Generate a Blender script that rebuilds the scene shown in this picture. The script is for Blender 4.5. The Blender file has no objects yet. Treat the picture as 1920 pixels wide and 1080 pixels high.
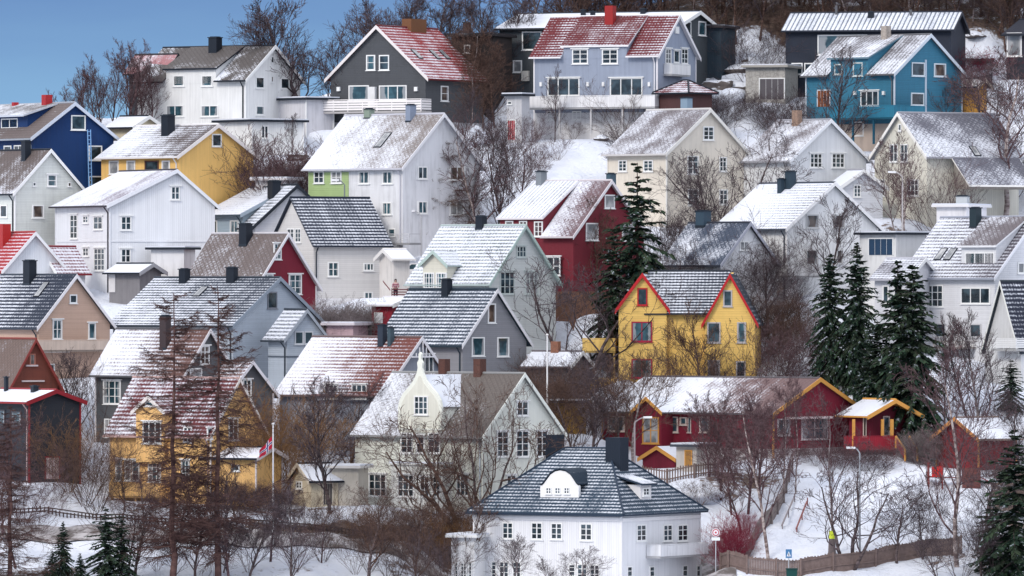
import bpy, bmesh, math, random
import numpy as np
from mathutils import Vector
C = bpy.context.scene
COL = C.collection
# ---------------------------------------------------------------- camera, world, sun, exposure
F = 14400.0                      # 270 mm lens on a 36 mm frame, in pixels of a 1920 frame
cd = bpy.data.cameras.new('camera'); cd.lens = 270; cd.sensor_width = 36; cd.clip_start = 1; cd.clip_end = 9000
cam = bpy.data.objects.new('camera', cd); COL.objects.link(cam)
cam.location = (0, 0, 0); cam.rotation_euler = (math.radians(90), 0, 0)
C.camera = cam
w = bpy.data.worlds.new('World'); C.world = w; w.use_nodes = True
nt = w.node_tree; nt.nodes.clear()
SUN_EL, SUN_AZ = math.radians(36), math.radians(215)     # azimuth clockwise from +Y: behind-left of the camera
out = nt.nodes.new('ShaderNodeOutputWorld'); bg = nt.nodes.new('ShaderNodeBackground')
sky = nt.nodes.new('ShaderNodeTexSky'); sky.sky_type = 'NISHITA'; sky.sun_disc = False
sky.sun_elevation = SUN_EL; sky.sun_rotation = SUN_AZ
sky.air_density = 1.3; sky.dust_density = 0.6; sky.ozone_density = 5
tc = nt.nodes.new('ShaderNodeTexCoord'); mp = nt.nodes.new('ShaderNodeMapping'); mp.vector_type = 'POINT'
mp.inputs['Scale'].default_value = (1, 1, 34)
mp.inputs['Location'].default_value = (0, 0, 0.1)
nz = nt.nodes.new('ShaderNodeVectorMath'); nz.operation = 'NORMALIZE'
nt.links.new(tc.outputs['Generated'], mp.inputs['Vector']); nt.links.new(mp.outputs[0], nz.inputs[0])
nt.links.new(nz.outputs[0], sky.inputs['Vector'])
# a pale cloud cover overhead that opens to clear blue low over the hill, milky at the horizon
cn = nt.nodes.new('ShaderNodeTexNoise'); cn.inputs['Scale'].default_value = 14; cn.inputs['Detail'].default_value = 4
cm = nt.nodes.new('ShaderNodeMapping'); cm.inputs['Scale'].default_value = (1, 1, 5)
nt.links.new(tc.outputs['Generated'], cm.inputs['Vector']); nt.links.new(cm.outputs[0], cn.inputs['Vector'])
sx = nt.nodes.new('ShaderNodeSeparateXYZ'); nt.links.new(tc.outputs['Generated'], sx.inputs[0])
cr = nt.nodes.new('ShaderNodeValToRGB'); cr.color_ramp.elements[0].position = 0; cr.color_ramp.elements[0].color = (.75,)*3+(1,)
for p_, v_ in ((.018, .62), (.037, .03), (.06, .05), (.2, .6)):
    e_ = cr.color_ramp.elements.new(p_); e_.color = (v_,)*3+(1,)
cr.color_ramp.elements[-1].color = (.75,)*3+(1,)
nt.links.new(sx.outputs[2], cr.inputs[0])
ca = nt.nodes.new('ShaderNodeMath'); ca.operation = 'MULTIPLY_ADD'; ca.inputs[1].default_value = .6; ca.use_clamp = True
nt.links.new(cn.outputs['Fac'], ca.inputs[0]); nt.links.new(cr.outputs[0], ca.inputs[2])
cs_ = nt.nodes.new('ShaderNodeMath'); cs_.operation = 'SUBTRACT'; cs_.inputs[1].default_value = .24; cs_.use_clamp = True; nt.links.new(ca.outputs[0], cs_.inputs[0])
mx = nt.nodes.new('ShaderNodeMix'); mx.data_type = 'RGBA'
nt.links.new(cs_.outputs[0], mx.inputs['Factor']); nt.links.new(sky.outputs[0], mx.inputs['A'])
cl = nt.nodes.new('ShaderNodeMix'); cl.data_type = 'RGBA'; cl.inputs['A'].default_value = (1.35, 2.45, 3.3, 1); cl.inputs['B'].default_value = (7.5, 7.55, 7.9, 1)
cf = nt.nodes.new('ShaderNodeMapRange'); cf.inputs['From Min'].default_value = .05; cf.inputs['From Max'].default_value = .2
nt.links.new(sx.outputs[2], cf.inputs['Value']); nt.links.new(cf.outputs[0], cl.inputs['Factor']); nt.links.new(cl.outputs['Result'], mx.inputs['B'])
nt.links.new(mx.outputs['Result'], bg.inputs['Color']); bg.inputs['Strength'].default_value = 0.132
nt.links.new(bg.outputs[0], out.inputs[0])
sl = bpy.data.lights.new('sun', 'SUN'); sl.energy = 1.0; sl.angle = math.radians(16); sl.color = (1, .93, .84)
so = bpy.data.objects.new('sun', sl); COL.objects.link(so)
sd = Vector((math.sin(SUN_AZ)*math.cos(SUN_EL), math.cos(SUN_AZ)*math.cos(SUN_EL), math.sin(SUN_EL)))
so.rotation_euler = sd.to_track_quat('Z', 'Y').to_euler()
C.view_settings.view_transform = 'Standard'; C.view_settings.look = 'None'
C.view_settings.gamma = 1; C.view_settings.exposure = 0.84
C.render.film_transparent = False
C.cycles.max_bounces = 5; C.cycles.diffuse_bounces = 3; C.cycles.glossy_bounces = 2; C.cycles.transparent_max_bounces = 4
# ---------------------------------------------------------------- helpers
Z = Vector((0, 0, 1))
def Dof(yb): return 600 + (1080 - yb)*0.125
def P(px, py, D): return Vector(((px-960)/F*D, D, (540-py)/F*D))
def tag(o, label=None, cat=None, group=None, kind=None):
    if label: o['label'] = label
    if cat: o['category'] = cat
    if group: o['group'] = group
    if kind: o['kind'] = kind
    return o
def empty(name, loc, label, cat, group=None):
    o = bpy.data.objects.new(name, None); COL.objects.link(o); o.location = loc; o.empty_display_size = .3
    return tag(o, label, cat, group)
class MB:
    def __init__(s): s.v = []; s.f = []; s.m = []
    def face(s, pts, m=0):
        i = len(s.v); s.v += [Vector(p) for p in pts]; s.f.append(list(range(i, i+len(pts)))); s.m.append(m)
    def solid(s, pts, faces, mats=None):
        pts = [Vector(p) for p in pts]
        c = sum(pts, Vector())/len(pts)
        for k, f in enumerate(faces):
            q = [pts[i] for i in f]
            n = Vector()
            for i in range(len(q)): n += (q[i]-c).cross(q[(i+1) % len(q)]-c)
            fc = sum(q, Vector())/len(q)
            if n.dot(fc-c) < 0: q.reverse()
            s.face(q, mats[k] if mats else 0)
    def hexa(s, a, b, mats=None):       # two quads
        s.solid(list(a)+list(b), [(0,1,2,3),(4,5,6,7),(0,1,5,4),(1,2,6,5),(2,3,7,6),(3,0,4,7)], mats)
    def box(s, c, ax, ay, az, m=0):     # corner + three edge vectors
        c, ax, ay, az = Vector(c), Vector(ax), Vector(ay), Vector(az)
        s.hexa([c, c+ax, c+ax+ay, c+ay], [c+az, c+ax+az, c+ax+ay+az, c+ay+az], [m]*6)
    def prism(s, poly, d, mats=None):   # convex or concave outline extruded by d; mats = [front, back, sides...]
        poly = [Vector(p) for p in poly]; d = Vector(d); n = len(poly)
        nn = Vector()
        for i in range(n): nn += poly[i].cross(poly[(i+1) % n])
        if nn.dot(d) > 0: poly.reverse(); 
        if mats is None: mats = [0]*(n+2)
        s.face(poly, mats[0]); s.face([p+d for p in reversed(poly)], mats[1])
        for i in range(n):
            a, b = poly[i], poly[(i+1) % n]
            s.face([b, a, a+d, b+d], mats[2] if len(mats) == 3 else mats[2+i])
    def tube(s, p0, p1, r0, r1=None, n=6, m=0):
        p0, p1 = Vector(p0), Vector(p1); r1 = r0 if r1 is None else r1
        d = (p1-p0).normalized(); x = d.orthogonal().normalized(); y = d.cross(x)
        A = [p0+(x*math.cos(t)+y*math.sin(t))*r0 for t in [2*math.pi*k/n for k in range(n)]]
        B = [p1+(x*math.cos(t)+y*math.sin(t))*r1 for t in [2*math.pi*k/n for k in range(n)]]
        for k in range(n): s.face([A[k], A[(k+1) % n], B[(k+1) % n], B[k]], m)
        s.face(list(reversed(A)), m); s.face(B, m)
    def build(s, name, mats, parent=None, org=Vector((0,0,0)), smooth=False):
        me = bpy.data.meshes.new(name)
        me.from_pydata([tuple(p) for p in s.v], [], s.f)
        if not isinstance(mats, (list, tuple)): mats = [mats]
        for m in mats: me.materials.append(m)
        uv = me.uv_layers.new(name='UVMap'); gr = me.uv_layers.new(name='grad')
        uvd = np.zeros(len(me.loops)*2); grd = np.zeros(len(me.loops)*2)
        li = 0
        for f, mi in zip(s.f, s.m):
            q = [s.v[i] for i in f]; n = Vector(); q0 = q[0]
            for i in range(len(q)): n += (q[i]-q0).cross(q[(i+1) % len(q)]-q0)
            if n.length < 1e-12: n = Vector((0,0,1))
            n.normalize()
            t = Z.cross(n)
            t = Vector((1,0,0)) if t.length < .02 else t.normalized()
            b = n.cross(t)
            us = [(p+org).dot(t) for p in q]; vs = [(p+org).dot(b) for p in q]
            u0, u1, v0, v1 = min(us), max(us), min(vs), max(vs)
            for a_, b_ in zip(us, vs):
                uvd[2*li] = a_; uvd[2*li+1] = b_
                grd[2*li] = (a_-u0)/max(u1-u0, 1e-6); grd[2*li+1] = (b_-v0)/max(v1-v0, 1e-6); li += 1
        uv.data.foreach_set('uv', uvd); gr.data.foreach_set('uv', grd)
        me.polygons.foreach_set('material_index', s.m)
        if smooth: me.polygons.foreach_set('use_smooth', [True]*len(s.f))
        me.update()
        o = bpy.data.objects.new(name, me); COL.objects.link(o)
        if parent: o.parent = parent
        return o
# ---------------------------------------------------------------- materials
class NT:
    def __init__(s, name, rough=.8, spec=.25):
        s.mat = bpy.data.materials.new(name); s.mat.use_nodes = True; s.t = s.mat.node_tree
        s.b = s.t.nodes['Principled BSDF']; s.b.inputs['Roughness'].default_value = rough
        s.b.inputs['Specular IOR Level'].default_value = spec
    def n(s, typ, **kw):
        q = s.t.nodes.new(typ)
        for k, v in kw.items(): setattr(q, k, v)
        return q
    def set(s, sock, v):
        if isinstance(v, bpy.types.NodeSocket): s.t.links.new(v, sock)
        else: sock.default_value = v
    def m(s, op, a, b=0.0, c=None):
        q = s.n('ShaderNodeMath', operation=op); s.set(q.inputs[0], a); s.set(q.inputs[1], b)
        if c is not None: s.set(q.inputs[2], c)
        return q.outputs[0]
    def ramp(s, v, a, b, lo=0., hi=1.):
        q = s.n('ShaderNodeMapRange'); q.interpolation_type = 'SMOOTHSTEP'
        s.set(q.inputs['Value'], v); s.set(q.inputs['From Min'], a); s.set(q.inputs['From Max'], b)
        s.set(q.inputs['To Min'], lo); s.set(q.inputs['To Max'], hi); return q.outputs[0]
    def noise(s, vec, scale, detail=3, rough=.55):
        q = s.n('ShaderNodeTexNoise'); s.set(q.inputs['Vector'], vec); q.inputs['Scale'].default_value = scale
        q.inputs['Detail'].default_value = detail; q.inputs['Roughness'].default_value = rough; return q.outputs['Fac']
    def mix(s, f, a, b, mode='MIX'):
        q = s.n('ShaderNodeMix', data_type='RGBA', blend_type=mode)
        s.set(q.inputs['Factor'], f)
        s.set(q.inputs['A'], a if isinstance(a, bpy.types.NodeSocket) else (*a, 1)); s.set(q.inputs['B'], b if isinstance(b, bpy.types.NodeSocket) else (*b, 1))
        return q.outputs['Result']
    def uv(s, name='UVMap'):
        q = s.n('ShaderNodeUVMap', uv_map=name); sp = s.n('ShaderNodeSeparateXYZ'); s.t.links.new(q.outputs[0], sp.inputs[0])
        return q.outputs[0], sp.outputs[0], sp.outputs[1]
    def bump(s, h, strength=.4, dist=.03):
        q = s.n('ShaderNodeBump'); q.inputs['Strength'].default_value = strength; q.inputs['Distance'].default_value = dist
        s.t.links.new(h, q.inputs['Height']); s.t.links.new(q.outputs[0], s.b.inputs['Normal'])
    def col(s, v): s.set(s.b.inputs['Base Color'], v if isinstance(v, bpy.types.NodeSocket) else (*v, 1)); return s.mat
CACHE = {}
SNOW = (.69, .715, .78)
def cached(fn):
    def g(*a, **k):
        key = (fn.__name__, a, tuple(sorted(k.items())))
        if key not in CACHE: CACHE[key] = fn(*a, **k)
        return CACHE[key]
    return g
@cached
def paint(col, rough=.6, var=.12):
    q = NT('paint', rough); tcx = q.n('ShaderNodeTexCoord').outputs['Object']
    nn = q.noise(tcx, 3.0, 4); f = q.ramp(nn, .3, .75, 0, var)
    dark = tuple(c*.45 for c in col)
    return q.col(q.mix(f, col, dark))
@cached
def wallm(col, style='h', board=.16, dirt=.3):
    """painted boarding (h or v), or plain render"""
    q = NT('painted_'+{'h': 'clapboard', 'v': 'boarding', 'p': 'render', 's': 'stone'}[style], .65)
    uv, u, v = q.uv()
    dark = tuple(c*.42+.01 for c in col)
    st = q.n('ShaderNodeMapping'); st.inputs['Scale'].default_value = (2.2, .22, 1); q.t.links.new(uv, st.inputs['Vector'])
    n1 = q.noise(st.outputs[0], 1.3, 5, .65); n2 = q.noise(uv, .45, 3); dirt = min(.6, dirt*1.5+.04)
    c = q.mix(q.ramp(q.m('ADD', q.m('MULTIPLY', n1, .6), q.m('MULTIPLY', n2, .4)), .42, .72, 0, dirt), col, dark)
    if style in 'hv':
        fr = q.m('FRACT', q.m('DIVIDE', v if style == 'h' else u, board))
        line = q.ramp(fr, 0., .24, 1, 0)
        wn = q.n('ShaderNodeTexWhiteNoise', noise_dimensions='1D')
        q.t.links.new(q.m('FLOOR', q.m('DIVIDE', v if style == 'h' else u, board)), wn.inputs['W'])
        c = q.mix(q.m('MULTIPLY', wn.outputs['Value'], .13), c, dark)
        c = q.mix(q.m('MULTIPLY', line, .30), c, dark)
        q.bump(q.m('SUBTRACT', fr, q.m('MULTIPLY', line, .8)) if style == 'h' else q.m('SUBTRACT', 1., line), .5, .025)
    elif style == 's':
        vo = q.n('ShaderNodeTexVoronoi', feature='DISTANCE_TO_EDGE'); vo.inputs['Scale'].default_value = 2.6
        q.t.links.new(uv, vo.inputs['Vector']); e = q.ramp(vo.outputs['Distance'], .0, .1, 0, 1)
        c = q.mix(q.m('MULTIPLY', q.m('SUBTRACT', 1., e), .5), c, dark); q.bump(e, .5, .03)
    else:
        q.bump(q.noise(uv, 9, 4), .25, .02)
    return q.col(c)
@cached
def roofm(col, style='t', snow=.6, gu=0., gv=0., p=.40, k=.42, big=.5):
    q = NT({'t': 'tile_roof', 's': 'slate_roof', 'm': 'metal_roof', 'p': 'felt_roof'}[style], .75)
    uv, u, v = q.uv(); _, un, vn = q.uv('grad')
    dark = tuple(c*.5 for c in col)
    nl = q.noise(uv, .42, 3); ns = q.noise(uv, 5.5, 3, .6)
    st = q.n('ShaderNodeMapping'); st.inputs['Scale'].default_value = (.9, .10, 1); q.t.links.new(uv, st.inputs['Vector'])
    nst = q.noise(st.outputs[0], 1.0, 3)
    stripe = 0.
    h = ns
    if style == 't':
        fr = q.m('FRACT', q.m('DIVIDE', v, p)); stripe = q.m('SUBTRACT', 1., q.ramp(q.m('ABSOLUTE', q.m('SUBTRACT', fr, .5)), .12, .42, 0, 1))
        cs = q.m('SINE', q.m('MULTIPLY', u, 2*math.pi/.3)); stripe = q.m('ADD', stripe, q.m('MULTIPLY', cs, .16))
        h = q.m('ADD', q.m('MULTIPLY', fr, -.8), q.m('MULTIPLY', cs, .25))
    elif style == 's':
        a = q.m('FRACT', q.m('DIVIDE', q.m('ADD', u, v), .5)); b = q.m('FRACT', q.m('DIVIDE', q.m('SUBTRACT', u, v), .5))
        la = q.ramp(a, .0, .45, 1, 0); lb = q.ramp(b, .0, .45, 1, 0); stripe = q.m('MAXIMUM', la, lb); h = q.m('MULTIPLY', stripe, -1.)
    elif style == 'm':
        fr = q.m('FRACT', q.m('DIVIDE', u, .42)); stripe = q.ramp(fr, .55, .8, 0, 1); h = stripe
    val = q.m('ADD', snow, q.m('MULTIPLY', q.m('SUBTRACT', nl, .5), big*2))
    val = q.m('ADD', val, q.m('MULTIPLY', q.m('SUBTRACT', ns, .5), .95))
    val = q.m('ADD', val, q.m('MULTIPLY', q.m('SUBTRACT', nst, .5), .6))
    val = q.m('ADD', val, q.m('MULTIPLY', q.m('SUBTRACT', un, .5), gu))
    val = q.m('ADD', val, q.m('MULTIPLY', q.m('SUBTRACT', vn, .5), gv))
    if style != 'p': val = q.m('SUBTRACT', val, q.m('MULTIPLY', q.m('MULTIPLY', stripe, q.ramp(nst, .25, .7, .55, 1.)), k*(.6 if style == 's' else .9)))
    mask = q.ramp(val, .18, .76, 0, .91)
    c = q.mix(q.ramp(ns, .3, .7, 0, .5), col, dark)
    if style != 'p': c = q.mix(q.m('MULTIPLY', stripe, .35), c, dark)
    q.bump(h, .5, .04)
    return q.col(q.mix(mask, c, SNOW))
@cached
def glassm(kind=0):
    q = NT('window_glass', .08, .6); uv, u, v = q.uv()
    n1 = q.noise(uv, .8, 2)
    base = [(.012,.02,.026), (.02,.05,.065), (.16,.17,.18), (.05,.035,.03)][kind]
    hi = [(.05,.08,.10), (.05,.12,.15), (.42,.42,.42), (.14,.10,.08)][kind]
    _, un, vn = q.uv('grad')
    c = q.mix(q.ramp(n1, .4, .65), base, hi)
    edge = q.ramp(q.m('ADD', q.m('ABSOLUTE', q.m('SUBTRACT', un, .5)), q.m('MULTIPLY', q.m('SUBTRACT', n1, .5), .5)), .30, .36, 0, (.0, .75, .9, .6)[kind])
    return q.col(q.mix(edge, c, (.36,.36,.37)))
@cached
def bark(col, light):
    q = NT('bark', .9, .1); t = q.n('ShaderNodeTexCoord').outputs['Object']
    mm = q.n('ShaderNodeMapping'); mm.inputs['Scale'].default_value = (1, 1, 2.2); q.t.links.new(t, mm.inputs['Vector'])
    return q.col(q.mix(q.ramp(q.noise(mm.outputs[0], 2.2, 3), .38, .62), col, light))
def snowm():
    q = NT('snow', .7, .3); t = q.n('ShaderNodeTexCoord').outputs['Object']; g = q.noise(t, 1.2, 5, .6)
    q.bump(g, .35, .12); return q.col(q.mix(q.ramp(g, .35, .7, 0, .35), SNOW, (.62,.66,.76)))
SNOWM = snowm()
WHITE = (.80,.80,.79); CREAM = (.78,.74,.64); BLACK = (.012,.017,.027)
DARKMETAL = paint((.02,.028,.04), .45); METAL = paint((.42,.44,.47), .35)
# ---------------------------------------------------------------- houses
PADS = []          # (x, y, radius, z) level ground under each building
FOOT = []
random.seed(4)
class House:
    def __init__(s, name, label, side, xl, xc, xr, yb, ye, ya, a, wall, roof, trim=WHITE, cat='house', W=None, ap=.5,
                 D=None, oh=.45, og=.35, edge=BLACK, base=None, hb=0., hip=0., flat=False, corner=True, pipe=True, gut=True, group=None, barge=True):
        s.D = D or Dof(yb); s.m = s.D/F; s.O = P(xc, yb, s.D); a = math.radians(a)
        sg = -1 if side == 'L' else 1
        s.U = Vector((sg*math.cos(a), math.sin(a), 0)); s.V = Vector((-sg*math.sin(a), math.cos(a), 0))
        solve = lambda d, px: (lambda k: (k*s.O.y-s.O.x)/(d.x-k*d.y))((px-960)/F)
        if side == 'L': s.L = solve(s.U, xl); s.W = W or solve(s.V, xr)
        else: s.L = solve(s.U, xr); s.W = W or solve(s.V, xl)
        s.side = side; s.ap = ap; s.oh = oh; s.og = og
        s.root = empty(name, s.O, label, cat, group)
        mid = s.O+s.V*s.W*ap
        he = (540-ye)/F*s.D-s.O.z; s.hr = (540-ya)/F*mid.y-s.O.z
        run = s.W*ap
        s.t = (s.hr-he)/(run+oh); s.hw = he+oh*s.t; s.he = he
        if flat: s.t = 0; s.hw = he; s.hr = he
        s.tb = (s.hr-s.hw)/(s.W*(1-ap)) if not flat else 0
        s.wall_m = wall; s.roof_m = roof; s.trim = paint(trim) if isinstance(trim, tuple) else trim; s.edge = paint(edge) if isinstance(edge, tuple) else edge
        c = s.O+s.U*s.L/2+s.V*s.W/2
        PADS.append((c.x, c.y, s.U.copy(), s.V.copy(), s.L/2, s.W/2, s.O.z))
        FOOT.append((label, [s.O, s.O+s.U*s.L, s.O+s.U*s.L+s.V*s.W, s.O+s.V*s.W]))
        L, W = s.L, s.W; p = s.p
        # walls
        mb = MB()
        prof = [p(0,0,-3), p(0,0,s.hw), p(0,W*ap,s.hr), p(0,W,s.hw), p(0,W,-3)]
        if flat or hip: prof = [p(0,0,-3), p(0,0,s.hw), p(0,W,s.hw), p(0,W,-3)]
        mb.prism([q-p(0,0,0)*0 for q in prof], s.U*L)
        s.wall = mb.build('wall', wall, s.root, s.O)
        if base:
            mb = MB(); e = .04
            mb.box(p(-e,-e,-3), s.U*(L+2*e), s.V*(W+2*e), Z*(3+hb)); mb.build('foundation', base, s.root, s.O)
        th = .14
        mb = MB()
        if flat:
            mb.box(p(-og,-oh,s.hw), s.U*(L+2*og), s.V*(W+2*oh), Z*.2, 1)
            mb.box(p(-og+.05,-oh+.05,s.hw+.2), s.U*(L+2*og-.1), s.V*(W+2*oh-.1), Z*.12, 0)
            s.roof = mb.build('roof', [roof, s.edge], s.root, s.O)
        elif hip:
            A = [p(-oh,-oh,he), p(L+oh,-oh,he), p(L+oh,W+oh,he), p(-oh,W+oh,he)]
            B = [q+Z*th for q in A]; r0, r1 = p(hip,W/2,s.hr), p(L-hip,W/2,s.hr)
            mb.solid(A+B, [(0,1,2,3),(0,1,5,4),(1,2,6,5),(2,3,7,6),(3,0,4,7)], [1]*5)
            c0 = [B[0],B[1],B[2],B[3],r0,r1]
            mb.solid(c0, [(0,1,5,4),(1,2,5),(2,3,4,5),(3,0,4)], [0]*4)
            for q0, q1 in ((B[0],r0),(B[1],r1),(B[2],r1),(B[3],r0),(r0,r1)): mb.tube(q0+Z*.02, q1+Z*.02, .09, n=6, m=1)
            s.roof = mb.build('roof', [roof, s.edge], s.root, s.O)
        else:
            s.cuts = []; s.og_ = og; s.gut = None; s.has_gut = gut; s.roof = None; s.make_roof()
            if barge:
                u0, u1 = -og, L+og; e0 = s.hw-oh*s.t; e1 = s.hw-oh*s.tb
                mb = MB()
                for (v0, z0, v1, z1) in ((-oh-.02, e0, W*ap, s.hr), (W+oh+.02, e1, W*ap, s.hr)):
                    q = [p(u0-.05,v0,z0-.16), p(u0-.05,v0,z0+th+.05), p(u0-.05,v1,z1+th+.05), p(u0-.05,v1,z1-.16)]
                    mb.hexa(q, [x+s.U*.05 for x in q])
                mb.build('bargeboard', s.trim, s.root, s.O)
        if gut and hip:
            mb = MB(); e0 = he
            mb.box(p(-og if not hip else -oh,-oh-.13,e0-.02), s.U*(L+2*(og if not hip else oh)), s.V*.12, Z*.13); mb.build('gutter', s.edge, s.root, s.O)
        if pipe:
            mb = MB(); mb.tube(p(.22,-.1,-.5), p(.22,-.1,s.hw-oh*s.t-.5), .06)
            mb.tube(p(.22,-.1,s.hw-oh*s.t-.5), p(.22,-oh-.05,s.hw-oh*s.t), .06); mb.build('downpipe', s.edge if pipe is True else paint(pipe), s.root, s.O)
        if corner:
            for uu, vv in ((0,0),(L,0),(0,W)):
                mb = MB()
                mb.box(p(uu-.07 if uu == 0 else uu-.05, vv-.07 if vv == 0 else vv-.05, -1), s.U*.12, s.V*.12, Z*(1+s.hw-.06))
                mb.build('corner_board', s.trim, s.root, s.O)
    def make_roof(s):
        L, W, oh, og, ap, p = s.L, s.W, s.oh, s.og_, s.ap, s.p; u0, u1 = -og, L+og; th = .14
        e0 = s.hw-oh*s.t; e1 = s.hw-oh*s.tb; mb = MB()
        edges = [u0]
        for a, b in sorted(s.cuts): edges += [a, b]
        edges.append(u1)
        for i in range(0, len(edges), 2):
            a, b = edges[i], edges[i+1]
            if b-a < .05: continue
            A = [p(a,-oh,e0), p(b,-oh,e0), p(b,W*ap,s.hr), p(a,W*ap,s.hr)]; mb.hexa([q+Z*th for q in A], A, [0,1,1,1,1,1])
        A = [p(u0,W+oh,e1), p(u1,W+oh,e1), p(u1,W*ap,s.hr), p(u0,W*ap,s.hr)]; mb.hexa([q+Z*th for q in A], A, [0,1,1,1,1,1])
        if s.has_gut:
            g = MB()
            for i in range(0, len(edges), 2):
                if edges[i+1]-edges[i] > .05: g.box(p(edges[i],-oh-.13,e0-.02), s.U*(edges[i+1]-edges[i]), s.V*.12, Z*.13)
            if s.gut: bpy.data.objects.remove(s.gut)
            s.gut = g.build('gutter', s.edge, s.root, s.O)
        mb.tube(p(u0,W*ap,s.hr+th), p(u1,W*ap,s.hr+th), .1, n=6, m=1)
        o = mb.build('roof', [s.roof_m, s.edge], s.root, s.O)
        if s.roof:
            old = s.roof.data; s.roof.data = o.data; nm_ = s.roof.name; bpy.data.objects.remove(o); bpy.data.meshes.remove(old)
        else: s.roof = o
    def p(s, u, v, z): return s.U*u+s.V*v+Z*z
    def hit(s, px, py, N, off):       # ray through a pixel of the photo onto the plane  q.N = off  (local)
        d = Vector(((px-960)/F, 1, (540-py)/F)); t = (off+s.O.dot(N))/d.dot(N)
        q = d*t-s.O; return q.dot(s.U), q.dot(s.V), q.z
    def on(s, wall, px, py, off=0.):
        if wall == 'A': return s.hit(px, py, s.V, -off)
        return s.hit(px, py, s.U, -off)
    def frame(s, wall):               # along, outward
        return (s.U, -s.V) if wall == 'A' else (s.V, -s.U)
    def rect(s, wall, x0, y0, x1, y1, off=0.):
        c = s.on(wall, (x0+x1)/2, (y0+y1)/2, off); k = 0 if wall == 'A' else 1
        a0 = s.on(wall, x0, (y0+y1)/2, off)[k]; a1 = s.on(wall, x1, (y0+y1)/2, off)[k]
        z0 = s.on(wall, (x0+x1)/2, y1, off)[2]; z1 = s.on(wall, (x0+x1)/2, y0, off)[2]
        return min(a0,a1), max(a0,a1), z0, z1
    def w(s, wall, spec, off=0., frame=None, g=None, head=False, nm='window'):
        """windows: 'x0,y0,x1,y1[,nx,ny]; ...' outlines in the photograph, on the long (A) or gable (B) wall"""
        fm = paint(frame) if frame else paint(WHITE)
        A, Nn = s.frame(wall)
        for it in spec.split(';'):
            q = [float(t) for t in it.split(',')]; nx, ny = (int(q[4]), int(q[5])) if len(q) > 4 else (1, 1)
            a0, a1, z0, z1 = s.rect(wall, *q[:4], off)
            org = Nn*off; k = .11 if a1-a0 > .5 else .06
            mb = MB(); f = lambda a, z, o=0: org+A*a+Z*z+Nn*o
            def bar(a, b, c, d, th): mb.box(f(a, c, -.02), A*(b-a), Z*(d-c), Nn*(th+.02))
            bar(a0, a0+k, z0, z1, .07); bar(a1-k, a1, z0, z1, .07); bar(a0+k, a1-k, z0, z0+k, .07); bar(a0+k, a1-k, z1-k, z1, .07)
            bar(a0-.08, a1+.08, z0-.06, z0, .12)
            if head: bar(a0-.14, a1+.14, z1, z1+.1, .16)
            for i in range(1, nx): x = a0+(a1-a0)*i/nx; bar(x-(.045 if i*2 == nx or nx == 3 else .025), x+(.045 if i*2 == nx or nx == 3 else .025), z0+k, z1-k, .055)
            for i in range(1, ny): x = z0+(z1-z0)*i/ny; bar(a0+k, a1-k, x-.025, x+.025, .045)
            o = mb.build(nm, fm, s.root, s.O)
            mb = MB(); mb.box(f(a0+k*.7, z0+k*.7, -.03), A*(a1-a0-1.4*k), Z*(z1-z0-1.4*k), Nn*.05)
            mb.build('pane', glassm(g if g is not None else random.choice((0,0,0,1,2,3))), o, s.O)
    def door(s, wall, x0, y0, x1, y1, col, off=0., nm='door'):
        A, Nn = s.frame(wall); a0, a1, z0, z1 = s.rect(wall, x0, y0, x1, y1, off)
        mb = MB(); c = Nn*off+A*a0+Z*z0
        mb.box(c-Nn*.02, A*(a1-a0), Z*(z1-z0), Nn*.06, 0)
        for (b, wd) in ((c-A*.1, .1), (c+A*(a1-a0), .1)): mb.box(b-Nn*.02, A*wd, Z*(z1-z0+.1), Nn*.09, 1)
        mb.box(c+Z*(z1-z0)-Nn*.02, A*(a1-a0), Z*.1, Nn*.09, 1)
        for i in range(1, 4): mb.box(c+A*((a1-a0)*i/4-.01)+Nn*.04, A*.02, Z*(z1-z0), Nn*.012, 1)
        mb.build(nm, [paint(col), s.trim], s.root, s.O)
    def ropt(s): return lambda v: s.hw+v*s.t if v <= s.W*s.ap else s.hr-(v-s.W*s.ap)*s.tb
    def chim(s, x0, y0, x1, col=BLACK, v=None, d=None, cap=True, nm='chimney', drop=1.6):
        v = s.W*s.ap if v is None else v*s.W
        u0 = s.hit(x0, y0, s.V, v)[0]; u1 = s.hit(x1, y0, s.V, v)[0]; zt = s.hit(x0, y0, s.V, v)[2]
        ua, ub = min(u0,u1), max(u0,u1); ca = abs(s.U.x); sa = abs(s.V.x); tot = (ub-ua)*ca; d = d or min(tot/(ca+sa), 1.0); d = min(d, tot*.6/max(sa,.05)); cw = (tot-d*sa)/ca; ua = ub-cw
        zb = s.ropt()(v)-drop
        mb = MB(); mb.box(s.p(ua, v-d/2, zb), s.U*(ub-ua), s.V*d, Z*(zt-zb-.12), 0)
        if cap:
            mb.box(s.p(ua-.07, v-d/2-.07, zt-.12), s.U*(ub-ua+.14), s.V*(d+.14), Z*.08, 1)
            mb.box(s.p(ua+.1, v-d/2+.1, zt-.04), s.U*(ub-ua-.2), s.V*(d-.2), Z*.06, 1)
            mb.box(s.p(ua-.03, v-d/2-.03, s.ropt()(v)-.3), s.U*(ub-ua+.06), s.V*(d+.06), Z*.22, 1)
        else: mb.box(s.p(ua, v-d/2, zt-.12), s.U*(ub-ua), s.V*d, Z*.12, 0)
        mb.build(nm, [col if not isinstance(col, tuple) else paint(col, .5), DARKMETAL], s.roof, s.O)
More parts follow.
